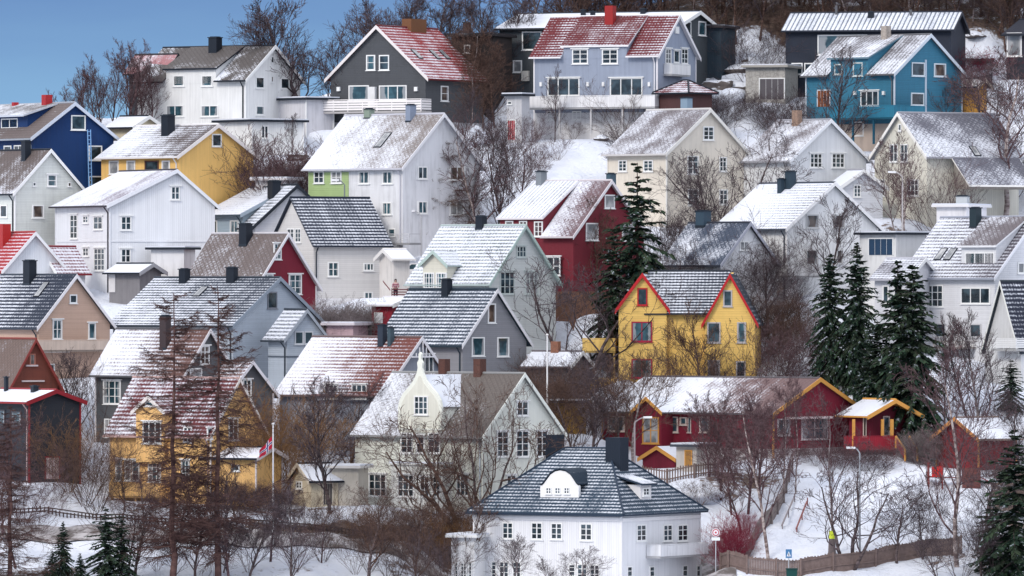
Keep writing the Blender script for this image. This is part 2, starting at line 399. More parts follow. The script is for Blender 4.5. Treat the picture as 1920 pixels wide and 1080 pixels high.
    def skyl(s, x0, y0, x1, y1, wid=.8):
        N = (Z-s.V*s.t).normalized(); off = s.p(0,0,s.hw+.14).dot(N)
        a = s.hit(x1, y0, N, off); b = s.hit(x0, y1, N, off)
        S = (s.V+Z*s.t).normalized()
        c = s.p(b[0], b[1], b[2]); ln = (s.p(0,a[1],a[2])-s.p(0,b[1],b[2])).length
        sg = -1 if s.side == 'L' else 1
        mb = MB(); ru = s.U*sg
        mb.box(c-N*.02, ru*wid, S*ln, N*.09, 0)
        mb.build('skylight', paint(BLACK), s.roof, s.O)
        mb = MB(); mb.box(c+N*.07+ru*.09+S*.09, ru*(wid-.18), S*(ln-.18), N*.012)
        mb.build('skylight_pane', glassm(2), s.roof, s.O)
    def shed(s, x0, x1, yd, yt=None, vf=0., wall=None, roof=None, oh=.35, edge=None, nm='dormer', cheek=.25):
        """shed dormer: front between x0 and x1, eave at yd, its roof meeting the main one at yt (or the ridge)"""
        off = -vf*1.0
        u0 = s.on('A', x0, yd, off)[0]; u1 = s.on('A', x1, yd, off)[0]; u0, u1 = min(u0,u1), max(u0,u1)
        ze = s.hit(x0, yd, s.V, vf-oh)[2]
        if yt is None: vt, zt = s.W*s.ap, s.hr
        else:
            N = (Z-s.V*s.t).normalized(); h_ = s.hit(x0, yt, N, s.p(0,0,s.hw+.1).dot(N)); vt, zt = h_[1], h_[2]
        t = (zt-ze)/(vt-vf+oh); zw = ze+oh*t
        if vf == 0 and yt is None: s.cuts.append((u0-cheek*.4, u1+cheek*.4)); s.make_roof()
        mb = MB(); zb = s.ropt()(vf)-.4
        prof = [s.p(u0,vf-.02,zb), s.p(u0,vf-.02,zw), s.p(u0,vt,zt-.02), s.p(u0,vt,min(zb, zt-1))]
        mb.prism(prof, s.U*(u1-u0)); d = mb.build(nm, wall or s.wall_m, s.root, s.O)
        if isinstance(edge, tuple): edge = paint(edge)
        mb = MB(); a_ = [s.p(u0-cheek,vf-oh,ze), s.p(u1+cheek,vf-oh,ze), s.p(u1+cheek,vt,zt+.04), s.p(u0-cheek,vt,zt+.04)]
        b_ = [q+Z*.16 for q in a_]; mb.hexa(b_, a_, [0,1,1,1,1,1]); mb.build('dormer_roof', [roof or s.roof_m, edge or s.trim], d, s.O)
        return d
    def gdorm(s, x0, x1, ye, ya, vf=0., zb=None, vb=None, wall=None, roof=None, oh=.3, trim=None, nm='dormer', th=.12, bg=.22, og=.3, xa=None):
        """gabled dormer or cross gable: front plane at v = vf"""
        off = -vf
        u0 = s.on('A', x0, ye, off)[0]; u1 = s.on('A', x1, ye, off)[0]; u0, u1 = min(u0,u1), max(u0,u1); um = (u0+u1)/2
        ze = s.on('A', x0, ye, off)[2]; za = s.on('A', x0, ya, off)[2]-th
        t = (za-ze)/((u1-u0)/2+oh); zw = ze+oh*t
        if vb is None: vb = min(s.W*s.ap, (za-s.hw)/s.t)
        if zb is None: zb = s.ropt()(max(vf,0))-.4
        mb = MB(); mb.prism([s.p(u0,vf,zb), s.p(u0,vf,zw), s.p(um,vf,za), s.p(u1,vf,zw), s.p(u1,vf,zb)], s.V*(vb-vf))
        d = mb.build(nm, wall or s.wall_m, s.root, s.O)
        mb = MB()
        for q0 in (u0-oh, u1+oh):
            a_ = [s.p(q0,vf-og,ze), s.p(q0,vb,ze), s.p(um,vb,za), s.p(um,vf-og,za)]
            b_ = [q+Z*th for q in a_]; mb.hexa(b_, a_, [0,1,1,1,1,1])
        mb.build('dormer_roof', [roof or s.roof_m, s.edge], d, s.O)
        mb = MB()
        for q0 in (u0-oh, u1+oh):
            q = [s.p(q0,vf-og,ze-bg+.05), s.p(q0,vf-og,ze+th+.04), s.p(um,vf-og,za+th+.04), s.p(um,vf-og,za-bg+.05)]
            mb.hexa([x-s.V*.05 for x in q], q)
        mb.build('dormer_bargeboard', paint(trim) if trim else s.trim, d, s.O)
        return d
    def balc(s, wall, x0, x1, yt, yf, depth=1.5, col=WHITE, style='panel', off=0., posts=0., solid=.0):
        A, Nn = s.frame(wall); a0, a1, zf, zt = s.rect(wall, x0, yt, x1, yf, depth+off); a0, a1 = min(a0,a1), max(a0,a1)
        f = lambda a, o, z: A*a+Nn*(o+off)+Z*z
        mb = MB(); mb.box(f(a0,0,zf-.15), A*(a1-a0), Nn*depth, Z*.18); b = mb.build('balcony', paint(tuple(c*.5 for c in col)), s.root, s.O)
        mb = MB(); h = zt-zf
        mb.box(f(a0,depth-.06,zt-.07), A*(a1-a0), Nn*.09, Z*.07)
        for aa in (a0, a1-.06): mb.box(f(aa,.05,zt-.07), A*.06, Nn*(depth-.11), Z*.07)
        n = max(2, round((a1-a0)/1.5))
        for i in range(n+1): mb.box(f(a0+(a1-a0-.07)*i/n, depth-.05, zf), A*.07, Nn*.07, Z*(h-.07))
        if style == 'slat':
            for j in range(4):
                z = zf+.12+j*(h-.2)/4
                mb.box(f(a0,depth+.021,z), A*(a1-a0), Nn*.03, Z*(h*.16))
                for aa in (a0, a1-.03): mb.box(f(aa,.05,z), A*.03, Nn*(depth-.08), Z*(h*.16))
        elif style == 'rail':
            n = int((a1-a0)/.14)
            for i in range(n): mb.box(f(a0+.05+(a1-a0-.1)*i/n, depth-.03, zf), A*.03, Nn*.03, Z*(h-.07))
        elif style == 'thin':
            for j in range(3): mb.box(f(a0,depth-.03,zf+h*(.25+.22*j)), A*(a1-a0), Nn*.02, Z*.03)
        else:
            mb.box(f(a0,depth+.022,zf), A*(a1-a0), Nn*.03, Z*(h-.1))
            for aa in (a0+.01, a1-.04): mb.box(f(aa,.05,zf), A*.03, Nn*(depth-.1), Z*(h-.1))
        mb.build('railing', wallm(col, 'v', .18) if style == 'panel' else paint(col), b, s.O)
        if posts:
            n = max(1, round((a1-a0)/3))
            for i in range(n+1):
                mb = MB(); mb.box(f(a0+.05+(a1-a0-.3)*i/n, depth-.25, zf-posts), A*.16, Nn*.16, Z*(posts-.15))
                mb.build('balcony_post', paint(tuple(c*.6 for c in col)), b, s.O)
    def slab(s, wall, x0, x1, y0, y1, proud=.04, col=WHITE, nm='trim_board', off=0.):
        A, Nn = s.frame(wall); a0, a1, z0, z1 = s.rect(wall, x0, y0, x1, y1, off)
        mb = MB(); mb.box(Nn*(off-.03)+A*a0+Z*z0, A*(a1-a0), Z*(z1-z0), Nn*(proud+.03)); return mb.build(nm, paint(col) if isinstance(col, tuple) else col, s.root, s.O)
def Rw(*a, **k): return roofm(*a, **k)
# ---------------------------------------------------------------- the houses of the hillside, top row first
GREY_T=(.10,.088,.085); SLATE=(.035,.045,.065); MAROON=(.13,.014,.018); MET=(.14,.16,.20)
def house_list():
    H = House
    # dark slim building behind the top-left white house
    h = H('dark_house','narrow dark grey building with faded pink roof just left of the top-left white house','L',242,312,345,196,140,104,35,wallm((.045,.05,.06),'v'),roofm((.35,.16,.17),'p',.35),trim=(.03,.035,.04),edge=(.03,.03,.035),corner=False,pipe=False)
    # 1
    h = H('white_house','big white house with grey slate roof and wide dormer on the top-left skyline','L',260,460,561,250,153,88,33,wallm(WHITE,'v',.14,.18),roofm(GREY_T,'s',.34,-.5,-.15,k=.45,big=1.0),edge=BLACK)
    h.shed(312,405,132,oh=.3,roof=roofm(GREY_T,'s',.12,0,-.3,big=.8),edge=BLACK)
    h.w('A','325,141,346,162,1,1;378,141,399,162,1,1;312,197,345,219,2,1;377,197,410,219,2,1',g=1); h.w('A','312,197,345,219,2,1')if 0 else None
    h.w('B','479,144,495,166;526,146,542,167;508,106,513,118;508,143,512,154;479,198,495,216')
    h.chim(396,69,421,BLACK,v=.38)
    # garages to its right
    h = H('garage','white flat-roofed garage with black roof edge, right of the yellow gabled house','L',408,472,568,292,228,213,55,wallm(WHITE,'v',.2,.15),roofm(SLATE,'p',1),flat=True,cat='garage',pipe=False)
    h.w('B','489,235,503,260,2,1',g=0)
    h = H('garage','small pale grey flat-roofed garage between the white house and the dark grey one','L',523,574,625,238,187,170,50,wallm((.62,.61,.64),'p'),roofm(SLATE,'p',1),flat=True,cat='garage',pipe=False,og=.5)
    h = H('shed','low cream shed under thick snow behind the yellow gabled house','L',205,250,300,262,241,220,40,wallm((.62,.55,.40),'v'),roofm(SLATE,'p',1.2),cat='shed',pipe=False,corner=False)
    # 2 dark grey, red roof
    h = H('grey_house','dark grey gabled house with bright red tiled roof and a white balcony rail','R',620,798,906,252,150,51,61,wallm((.085,.09,.10),'h',.16,.15),roofm((.27,.028,.028),'t',.50,-.15,-.1,k=.5,big=.4),edge=MAROON,trim=(.74,.69,.68),corner=False,base=wallm((.5,.5,.52),'p'),hb=1.2,pipe=False)
    h.w('B','687,103,704,132,1,2;711,103,730,132,1,2'); h.w('B','654,160,692,188,1,1;711,160,763,188,3,1',g=1)
    h.slab('B',693,706,163,200,.35,(.72,.72,.72),'privacy_screen')
    h.balc('B',597,790,186,209,1.9,(.82,.78,.77),'slat',posts=2.2); h.w('A','826,161,840,190,1,2',g=3)
    h.skyl(786,95,812,110,.75); h.skyl(820,96,842,111,.75); h.skyl(838,96,860,111,.75); h.chim(744,34,791,(.17,.075,.035),d=1.0,cap=False)
    for x in (633,778): h.slab('B',x,x+6,163,171,.2,(.8,.8,.8),'wall_lamp')
    # brown wooden house behind
    h = H('brown_house','dark brown timber house with flat dark roof half hidden behind bare birches on the ridge','L',846,925,960,175,68,60,20,wallm((.038,.028,.027),'v',.2,.4),roofm((.03,.025,.03),'p',.1),trim=(.05,.035,.03),edge=(.02,.017,.02),corner=False,pipe=False,flat=True)
    h.chim(870,41,886,(.05,.03,.03),v=.4); h.w('A','870,84,882,100')
    # 3 long dark house
    h = H('dark_house','long dark slate-blue house with low snowy roof rising behind the grey-blue house','L',936,1268,1341,175,52,24,22,wallm((.065,.075,.085),'v',.2,.2),roofm((.05,.05,.06),'p',1.1,0,0),edge=(.02,.025,.035),corner=False,pipe=False,W=11,ap=.5)
    h.w('A','979,59,1016,94'); h.w('A','962,113,979,136',g=2); h.w('B','1282,40,1295,67;1309,40,1323,67'); h.slab('A',955,960,112,160,.1,(.6,.6,.6),'porch_post'); h.slab('A',938,941,112,160,.1,(.5,.45,.45),'porch_post')
    h.slab('A',980,993,133,152,.35,(.6,.57,.52),'heat_pump'); h.chim(1090,17,1100,v=.4); h.chim(1108,20,1118,v=.35); h.chim(1202,15,1214,v=.45)
    h = H('dark_shed','dark blue-black wing stepping down towards the snowy rocks on the skyline','L',1300,1352,1379,118,52,45,20,wallm((.035,.055,.075),'v',.2,.2),roofm((.05,.05,.06),'p',.3),flat=True,trim=BLACK,edge=(.03,.025,.03),cat='shed',corner=False,pipe=False)
    # 4 grey-blue
    h = H('blue_grey_house','tall grey-blue house with maroon tiled roof, red chimney and a long white deck','L',1002,1232,1304,262,107,31,24,wallm((.30,.34,.43),'v',.14,.12),roofm(MAROON,'t',.42,.25,-.1,k=.62,big=.4),trim=(.78,.76,.78),edge=(.75,.73,.75),base=wallm((.70,.69,.70),'p'),hb=2.55,pipe=(.75,.74,.76))
    h.shed(1057,1175,89,oh=.25,roof=roofm((.12,.016,.02),'t',.36,.1,-.1,k=.5,big=.4)); h.w('A','1073,92,1103,120,2,3;1129,92,1159,120,2,3',head=True,g=0); h.w('A','1027,146,1087,180,3,1;1144,146,1205,180,3,1',head=True,g=0)
    h.w('B','1247,91,1258,120,2,3;1277,91,1289,120,2,3;1263,94,1273,118,1,1',head=True); h.slab('B',1265,1272,50,63,.1,WHITE,'vent')
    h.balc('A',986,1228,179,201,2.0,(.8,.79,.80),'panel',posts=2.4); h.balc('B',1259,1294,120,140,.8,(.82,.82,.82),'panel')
    h.w('A','1025,208,1042,225,2,2;1073,208,1090,225,2,2;1143,211,1151,225'); h.chim(1137,11,1159,(.30,.02,.02),v=.38,cap=False)
    for x in (1013,1101,1130,1216): h.slab('A',x,x+4,154,162,.2,WHITE,'wall_lamp')
    h = H('carport','small carport with maroon and white snow-dusted roof right of the grey-blue house','L',1236,1290,1335,290,176,150,40,wallm((.09,.04,.04),'v'),roofm(MAROON,'t',.55,k=.4),trim=(.2,.05,.05),hip=1.4,cat='carport',corner=False,pipe=False)
    h = H('shed','grey and white shed with a red door below the dark house','L',950,978,993,268,180,160,30,wallm((.60,.60,.62),'v'),roofm(SLATE,'p',1.),flat=True,cat='shed',corner=False,pipe=False); h.door('A',953,226,966,262,(.35,.02,.03)); h.w('A','952,190,960,196')
    # 5 dark long metal roof
    h = H('dark_house','long navy-black house with pale ribbed metal roof at the top right','L',1473,1783,1806,172,58,25,12,wallm((.022,.028,.045),'v',.22,.1),roofm(MET,'m',.62,0,-.1,k=.5,big=.2),edge=(.02,.025,.04),trim=(.03,.035,.05),W=9,corner=False,pipe=False)
    h.w('A','1533,65,1626,103',g=1); h.w('A','1484,118,1505,140;1508,118,1530,140'); h.chim(1628,21,1641,v=.35); h.chim(1566,10,1571,(.1,.1,.11),v=.45,cap=False,d=.2); h.chim(1706,18,1711,(.1,.1,.11),v=.4,cap=False,d=.2)
    # 6 blue
    h = H('blue_house','bright turquoise-blue house with broad balcony and snowy grey roof','L',1512,1677,1803,285,141,67,43,wallm((.045,.19,.29),'h',.16,.15),roofm((.13,.12,.13),'m',.5,.1,-.2,k=.22),trim=(.55,.60,.66),edge=(.12,.12,.13),base=wallm((.55,.45,.38),'p'),hb=2.6)
    h.shed(1558,1628,112,oh=.3,edge=(.12,.20,.25)); h.w('A','1600,117,1618,143;1565,120,1580,140',frame=(.6,.66,.66)); h.w('A','1614,170,1648,199,3,1',head=True); h.door('A',1534,170,1556,200,(.22,.07,.025))
    h.w('B','1709,117,1733,143;1751,119,1773,144;1708,174,1732,198',frame=(.62,.68,.72)); h.slab('B',1734,1737,112,212,.05,(.45,.52,.6),'trim_board')
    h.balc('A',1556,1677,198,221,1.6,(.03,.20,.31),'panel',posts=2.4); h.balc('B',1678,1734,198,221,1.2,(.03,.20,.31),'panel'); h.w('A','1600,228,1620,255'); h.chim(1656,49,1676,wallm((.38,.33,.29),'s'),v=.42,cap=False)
    for x in (1602,1656): h.slab('A',x,x+4,171,178,.2,WHITE,'wall_lamp')
    h = H('orange_shed','orange-yellow timber shed behind the right corner of the blue house','L',1795,1832,1850,232,165,150,35,wallm((.72,.36,.07),'v',.3,.5),roofm((.2,.15,.12),'p',.4),cat='shed',trim=(.6,.5,.4),corner=False,pipe=False)
    h = H('black_house','black house with a large grey window at the far top right edge','L',1887,1990,2050,150,66,38,25,wallm((.03,.03,.04),'v'),roofm((.02,.022,.035),'t',-.3),trim=(.5,.5,.52),edge=BLACK,corner=False,pipe=False); h.w('A','1888,61,1916,106',g=2)
    h = H('garage','old concrete garage with dark door on the snowy rocks below the navy house','L',1398,1472,1496,192,126,118,15,wallm((.42,.40,.37),'s'),roofm((.2,.18,.16),'p',.6),flat=True,cat='garage',corner=False,pipe=False,edge=(.35,.33,.3)); h.door('A',1425,148,1470,186,(.10,.09,.10))
    # 7 navy
    h = H('navy_house','deep navy-blue house with white bargeboards and a pale blue ladder, left edge','L',-70,62,213,362,262,195,56,wallm((.004,.032,.125),'v',.16,.06),roofm((.15,.12,.115),'t',.15,-.3,-.2,k=.35,big=.6),trim=(.55,.60,.70),edge=(.3,.33,.38),corner=False,base=None)
    h.shed(-60,52,222,vf=1.1,oh=.6,roof=roofm((.14,.13,.13),'p',.45),edge=(.5,.53,.6)); h.w('A','3,222,34,241,2,1',off=-1.1,g=0); h.w('B','133,216,160,244;166,273,191,301;166,330,192,352',g=0); h.w('A','8,273,22,284;27,272,44,284,2,1')
    h.chim(84,178,103,(.36,.02,.025),v=.45,cap=False,d=.7); h.chim(26,192,38,(.36,.02,.025),v=.45,cap=False,d=.5)
    mb = MB()
    for x in (161.5,167): 
        q0 = h.on('B',x,243); q1 = h.on('B',x,352); mb.tube(h.p(-.25,q0[1],q0[2]), h.p(-.5,q1[1],q1[2]), .05)
    for k in range(14):
        y = 247+k*7.6; q0 = h.on('B',161.5,y); q1 = h.on('B',167,y); mb.tube(h.p(-.27-.015*k,q0[1],q0[2]), h.p(-.27-.015*k,q1[1],q1[2]), .035)
    mb.build('ladder', paint((.20,.38,.66)), h.root, h.O)
    # 8 yellow
    h = H('yellow_house','warm yellow house with snowy two-part roof and black chimney, left side','L',190,335,475,405,296,236,46,wallm((.82,.51,.17),'v',.14,.12),roofm((.10,.08,.08),'t',.62,-.55,-.15,k=.28,big=.35),trim=(.75,.70,.68),edge=(.7,.68,.68),corner=False,pipe=(.72,.7,.7))
    h.w('A','205,301,223,327;238,301,254,326;304,301,319,326',g=2); h.w('A','272,301,298,326',frame=(.12,.05,.04),g=0); h.w('B','397,251,415,275'); h.chim(309,215,334,BLACK,v=.36)
    # 9
    h = H('cream_house','pale cream gabled house with brownish roof at the left edge below the navy one','L',-110,28,155,462,366,283,52,wallm((.70,.72,.68),'h',.15,.15),roofm((.12,.095,.09),'s',.3,.0,-.3,k=.3,big=.5),trim=(.78,.78,.78))
    h.w('B','88,327,106,350,1,2',g=1,head=True); h.w('B','61,342,67,349;127,342,133,350;60,384,82,409'); h.w('A','1,384,14,408'); h.chim(45,263,62,BLACK,v=.4)
    # 10
    h = H('white_house','large plain white house with broad asymmetrical gable and tall narrow windows','L',105,206,401,538,388,321,62,wallm((.76,.77,.80),'v',.2,.06),roofm((.17,.13,.16),'p',.62,-.3,.05,big=.35),trim=(.74,.75,.79),ap=.63,edge=(.035,.03,.04))
    h.w('A','132,402,146,448,2,4;156,404,166,419,2,2;176,405,193,431,2,2;156,464,167,481,2,2;177,465,197,508,3,4',head=True,g=0); h.w('B','320,349,337,375,2,2;226,405,246,432,2,2;226,466,245,493,2,2',head=True,g=0)
    h.slab('A',107,206,451,454,.05,(.7,.71,.74)); h.slab('B',206,400,451,454,.05,(.7,.71,.74))
    h = H('garage','low white flat-roofed garage in front of the large plain white house','L',283,345,366,548,468,455,25,wallm((.70,.69,.70),'p'),roofm(SLATE,'p',1.1),flat=True,cat='garage',corner=False,pipe=False)
    h = H('shed','stone-cornered shed with grey plank front and snowy roof below the white garage','L',205,262,302,572,514,497,35,wallm((.22,.21,.22),'v',.18),roofm(SLATE,'p',.9),cat='shed',corner=False,pipe=False,trim=(.4,.4,.42)); h.slab('A',205,217,512,548,.1,(.6,.58,.58),'stone_pier')
    # 11
    h = H('white_green_house','tall semi-detached house, left end pale green and right end white, behind a larch','L',578,755,900,478,318,216,42,wallm((.70,.70,.72),'p'),roofm((.22,.19,.18),'s',.55,-.45,-.2,k=.22,big=.35),trim=(.75,.74,.76),edge=(.5,.5,.55),corner=False)
    h.slab('A',579,654,323,440,.05,wallm((.40,.52,.24),'h',.16,.1),'green_wall'); h.w('A','589,321,608,344,2,2;621,321,641,344,2,2',off=.06,head=True); h.w('A','673,321,693,345,2,1;717,321,737,345,2,1;717,379,735,403,2,1;728,428,742,444',g=1)
    h.w('B','783,312,801,336,2,1;843,312,871,338,2,1;783,377,801,401,2,1;843,375,869,404,2,1'); h.skyl(700,249,730,277,.9); h.chim(687,203,707,(.22,.27,.22),d=.7); h.chim(766,195,786,(.22,.26,.34),v=.46,d=.8)
    h.balc('A',723,768,438,456,1.5,(.5,.5,.52),'thin')
    # 12
    h = H('cream_house','cream rendered house with steep grey roof below the grey-blue house','L',1140,1250,1398,425,291,207,45,wallm((.70,.64,.55),'p',.2,.2),roofm((.16,.14,.15),'s',.42,-.1,-.1,k=.2,big=.45),trim=(.72,.70,.66),edge=(.55,.53,.52),ap=.52,pipe=False)
    h.w('B','1318,237,1338,263,2,3;1288,292,1309,327,2,3;1348,294,1362,322,2,3;1289,354,1309,386,2,3',g=0); h.w('A','1160,300,1176,322,2,3;1207,300,1225,322,2,3'); h.chim(1281,182,1304,(.22,.30,.38),v=.6,d=.7)
    h.w('B','1348,355,1364,384,2,3',g=0)
    # 13
    h = H('white_house','white gabled house with sweeping eaves and twin gable windows right of the cream house','L',1390,1482,1624,402,304,227,46,wallm((.72,.73,.75),'v',.14,.12),roofm((.17,.15,.16),'s',.5,0,-.1,k=.2,big=.5),trim=(.76,.77,.8),corner=False,pipe=False,edge=(.3,.3,.33))
    h.w('B','1518,287,1541,315,3,3;1559,287,1583,315,3,3',head=True,g=0); h.chim(1489,207,1509,wallm((.30,.20,.15),'s'),v=.45,cap=False,d=.6)
    h = H('white_annex','small white gabled annex with snowy roof below the white house with sweeping eaves','L',1555,1577,1655,410,355,321,62,wallm((.72,.73,.76),'h',.15,.1),roofm(SLATE,'p',1.1),cat='annex',corner=False,pipe=False,edge=(.3,.3,.33)); h.w('B','1600,346,1614,370,2,3',g=0)
    # 14
    h = H('cream_house','large cream house with huge sweeping slate roof on the right below the blue house','R',1640,1738,1910,412,297,214,30,wallm((.70,.67,.58),'v',.2,.15),roofm((.13,.13,.16),'s',.42,-.2,-.3,k=.3,big=.45),trim=(.78,.76,.72),edge=(.3,.3,.33),corner=False,pipe=False)
    h.w('B','1669,270,1684,304,2,2;1689,270,1703,304,2,2;1644,336,1660,368,2,3;1701,336,1723,368,3,3',g=0); h.w('B','1685,232,1691,246',g=0); h.skyl(1828,275,1848,293,.7)
    h.shed(1818,1935,350,yt=300,vf=-3.2,oh=.3,wall=wallm((.30,.27,.24),'v'),nm='veranda',roof=roofm((.13,.13,.16),'s',.35,0,-.3,k=.3))
    # 15
    h = H('light_blue_house','light blue-grey house with snowy roof wedged right of the large plain white house','L',385,455,628,500,405,353,57,wallm((.36,.44,.50),'h',.15,.1),roofm((.10,.11,.13),'t',.85,0,0,k=.3,big=.2),trim=(.3,.36,.42),edge=(.05,.07,.09),corner=False,D=680.)
    h.w('A','389,413,408,440,2,1;432,413,448,437,2,1'); h.chim(509,338,533,BLACK,v=.3)
    h = H('white_house','white gable edged in black squeezed behind the beige house with striped roof','L',455,478,632,525,430,349,66,wallm((.74,.74,.78),'h',.15,.1),roofm((.10,.11,.13),'t',.7,0,0,k=.4),trim=(.02,.025,.035),corner=False,pipe=False,D=677.5)
    # 16
    h = H('beige_house','off-white clapboard house with black roof striped by even lines of snow, upper centre','R',510,588,727,583,463,373,27,wallm((.70,.68,.66),'h',.17,.06),roofm((.02,.028,.05),'t',.55,.0,-.05,k=.62,big=.12),trim=(.74,.72,.70),edge=(.015,.022,.04),base=wallm((.72,.71,.73),'p'),hb=1.1,W=8.4,corner=False,og=.3,barge=False,D=669.)
    h.w('A','614,491,635,519,2,2;681,493,701,508,3,1;682,547,699,561,2,1',g=1); h.w('B','539,428,552,455,2,3;554,428,565,455,2,3',g=0)
    h = H('porch','cream lean-to porch on the right end of the off-white clapboard house','R',725,738,768,560,488,470,25,wallm((.68,.65,.62),'p'),roofm(SLATE,'p',1.1),cat='porch',corner=False,pipe=False,trim=(.74,.72,.70),edge=(.7,.68,.66),W=3,D=666.5)
    # 17
    h = H('red_house','deep red gabled house with brown fish-scale roof and ornate white window frames','L',345,478,592,592,546,440,40,wallm((.19,.014,.032),'v',.15,.12),roofm((.15,.12,.115),'s',.3,-.1,-.2,k=.35,big=.3),trim=(.76,.74,.76),edge=(.5,.48,.5),pipe=False,D=657.)
    h.w('B','513,456,527,487,2,3;541,514,565,552,2,3;490,514,512,552,2,3',head=True,g=1); h.chim(454,418,479,BLACK,v=.42)
    # 18
    h = H('pale_green_house','pale grey-green house with snowy striped roof and small gabled dormer, centre','L',770,918,1042,668,536,425,38,wallm((.66,.68,.66),'h',.15,.1),roofm((.12,.14,.15),'t',.78,-.1,0,k=.5,big=.2),trim=(.42,.52,.48),edge=(.38,.45,.44),corner=False)
    h.gdorm(793,838,500,470,vf=-.5,zb=4.2,wall=wallm((.74,.71,.60),'h',.15,.1),roof=roofm((.12,.14,.15),'t',.85,k=.4)); h.w('A','795,511,815,541,4,3;818,511,838,541,4,3',off=.5,g=1)
    h.w('B','968,461,986,483,3,2;937,509,964,552,3,3;984,509,1009,552,3,3',head=True,frame=(.55,.60,.58)); h.chim(896,404,918,BLACK,v=.5)
    # 19
    h = H('maroon_house','dark red house with long snowy dormer roof and white-framed windows, centre','L',945,1075,1207,590,446,341,40,wallm((.17,.018,.03),'v',.16,.15),roofm((.16,.10,.11),'s',.5,-.6,-.1,k=.3,big=.4),trim=(.72,.68,.70),edge=(.55,.5,.52),base=wallm((.22,.11,.07),'s'),hb=2.0,corner=False,pipe=False)
    h.shed(938,1018,412,oh=.3,roof=roofm((.15,.15,.16),'m',.72,0,0,k=.35,big=.2)); h.w('A','948,414,963,425;974,414,989,440,2,3;1002,415,1018,444,2,3',g=2)
    h.w('B','1133,365,1152,391;1098,418,1121,451;1166,420,1189,452',g=2); h.w('A','1014,481,1051,517,3,2',head=True,off=.3); h.chim(1142,324,1161,(.05,.09,.12),v=.66,d=.8); h.chim(1010,320,1031,(.2,.22,.24),v=.47,d=.8)
    # 20
    h = H('blue_grey_house','pale blue-grey house with long black roof and two black chimneys behind the larches','L',212,437,602,702,613,523,38,wallm((.42,.47,.53),'h',.17,.08),roofm((.03,.04,.06),'t',.62,-.35,-.2,k=.55,big=.3),trim=(.25,.29,.34),edge=(.03,.04,.055),corner=False,D=644.5)
    h.w('B','501,547,519,579,1,1',frame=(.2,.21,.24)); h.skyl(360,538,385,556,.8); h.chim(340,503,361,BLACK,v=.46); h.chim(428,500,450,BLACK,v=.46,d=.6)
    h = H('blue_grey_annex','light blue-grey annex with striped gable roof and paired windows','L',503,538,607,742,641,583,60,wallm((.44,.49,.55),'h',.17,.08),roofm((.03,.04,.06),'t',.75,0,0,k=.5,big=.15),trim=(.3,.33,.37),edge=(.03,.04,.055),cat='annex',corner=False)
    h.w('B','552,621,569,646;570,621,587,646',frame=(.5,.52,.55),g=0); h.slab('A',503,538,667,670,.05,(.1,.12,.15)); h.slab('B',538,606,667,670,.05,(.1,.12,.15))
    # 21
    h = H('tan_house','tan house with dark striped roof, white bargeboards and a glass balcony, left edge','L',-60,72,206,712,618,518,46,wallm((.58,.40,.31),'h',.17,.06),roofm((.02,.028,.05),'t',.5,-.5,-.1,k=.55,big=.2),trim=(.74,.72,.74),edge=(.04,.05,.07),corner=False)
    h.w('B','130,552,144,569'); h.w('B','98,599,116,636,2,2;165,605,179,636,1,1',g=1,head=True); h.skyl(62,529,88,557,.75); h.chim(50,487,74,BLACK,v=.44)
    h.balc('B',72,204,637,656,1.2,(.62,.50,.42),'panel'); h.w('B','86,682,102,705',g=0); h.slab('B',72,115,655,661,1.1,(.72,.66,.62),'trim_board')
    # 22
    h = H('white_house','white gable with bright red tiled roof and red chimney at the left edge','L',-60,8,119,575,513,438,60,wallm((.70,.72,.76),'v',.17,.1),roofm((.36,.015,.02),'t',.45,.1,0,k=.62,big=.15),trim=(.78,.78,.80),edge=(.3,.02,.02),corner=False,pipe=False); h.chim(4,420,26,(.36,.02,.02),v=.35,cap=False)
    h = H('small_house','small house with wine-red snowy roof beside the bright red tiled roof','R',60,108,160,560,516,465,35,wallm((.7,.7,.72),'v'),roofm((.16,.02,.03),'t',.75,0,0,k=.5,big=.15),edge=(.2,.02,.03),corner=False,pipe=False)
    # 23 / 24
    h = H('brick_house','rust-red gabled house with steep bargeboards behind the black house, left edge','L',-70,20,108,818,738,638,58,wallm((.17,.05,.035),'h',.12,.3),roofm((.15,.105,.09),'s',.15,0,0,k=.25),trim=(.20,.035,.03),edge=(.2,.04,.03),corner=False,pipe=False,ap=.5); h.w('B','55,663,66,685,1,1',g=3,frame=(.35,.14,.1)); h.slab('B',40,82,713,716,.15,(.5,.42,.42)); h.slab('B',48,70,684,687,.15,(.5,.42,.42))
    h = H('black_house','near-black clapboard house with red trim, lower left','L',-40,55,150,905,757,734,57,wallm((.022,.026,.035),'h',.2,.1),roofm((.06,.07,.09),'p',.95),trim=(.22,.012,.02),edge=(.25,.02,.025),corner=True,pipe=(.5,.36,.36))
    h.w('A','22,771,41,801;-4,768,10,801',frame=(.05,.05,.06),g=1); h.door('B',86,858,110,898,(.5,.42,.42)); h.chim(62,722,76,BLACK,v=.4,d=.5); h.chim(10,705,18,BLACK,v=.4,d=.4)
    # 25
    h = H('grey_house','dark grey house with rust-brown striped roof behind the two tall larches','L',180,345,432,838,708,620,38,wallm((.11,.115,.125),'h',.16,.15),roofm((.13,.065,.055),'t',.66,-.75,-.05,k=.45,big=.3),trim=(.66,.63,.64),edge=(.10,.10,.11))
    h.w('A','194,713,227,758,3,3',g=1,head=True); h.w('A','196,785,222,820,3,2'); h.w('B','375,648,392,684,2,3',head=True); h.w('B','355,690,378,708,1,1',g=2); h.chim(304,590,325,(.05,.035,.037),v=.3)
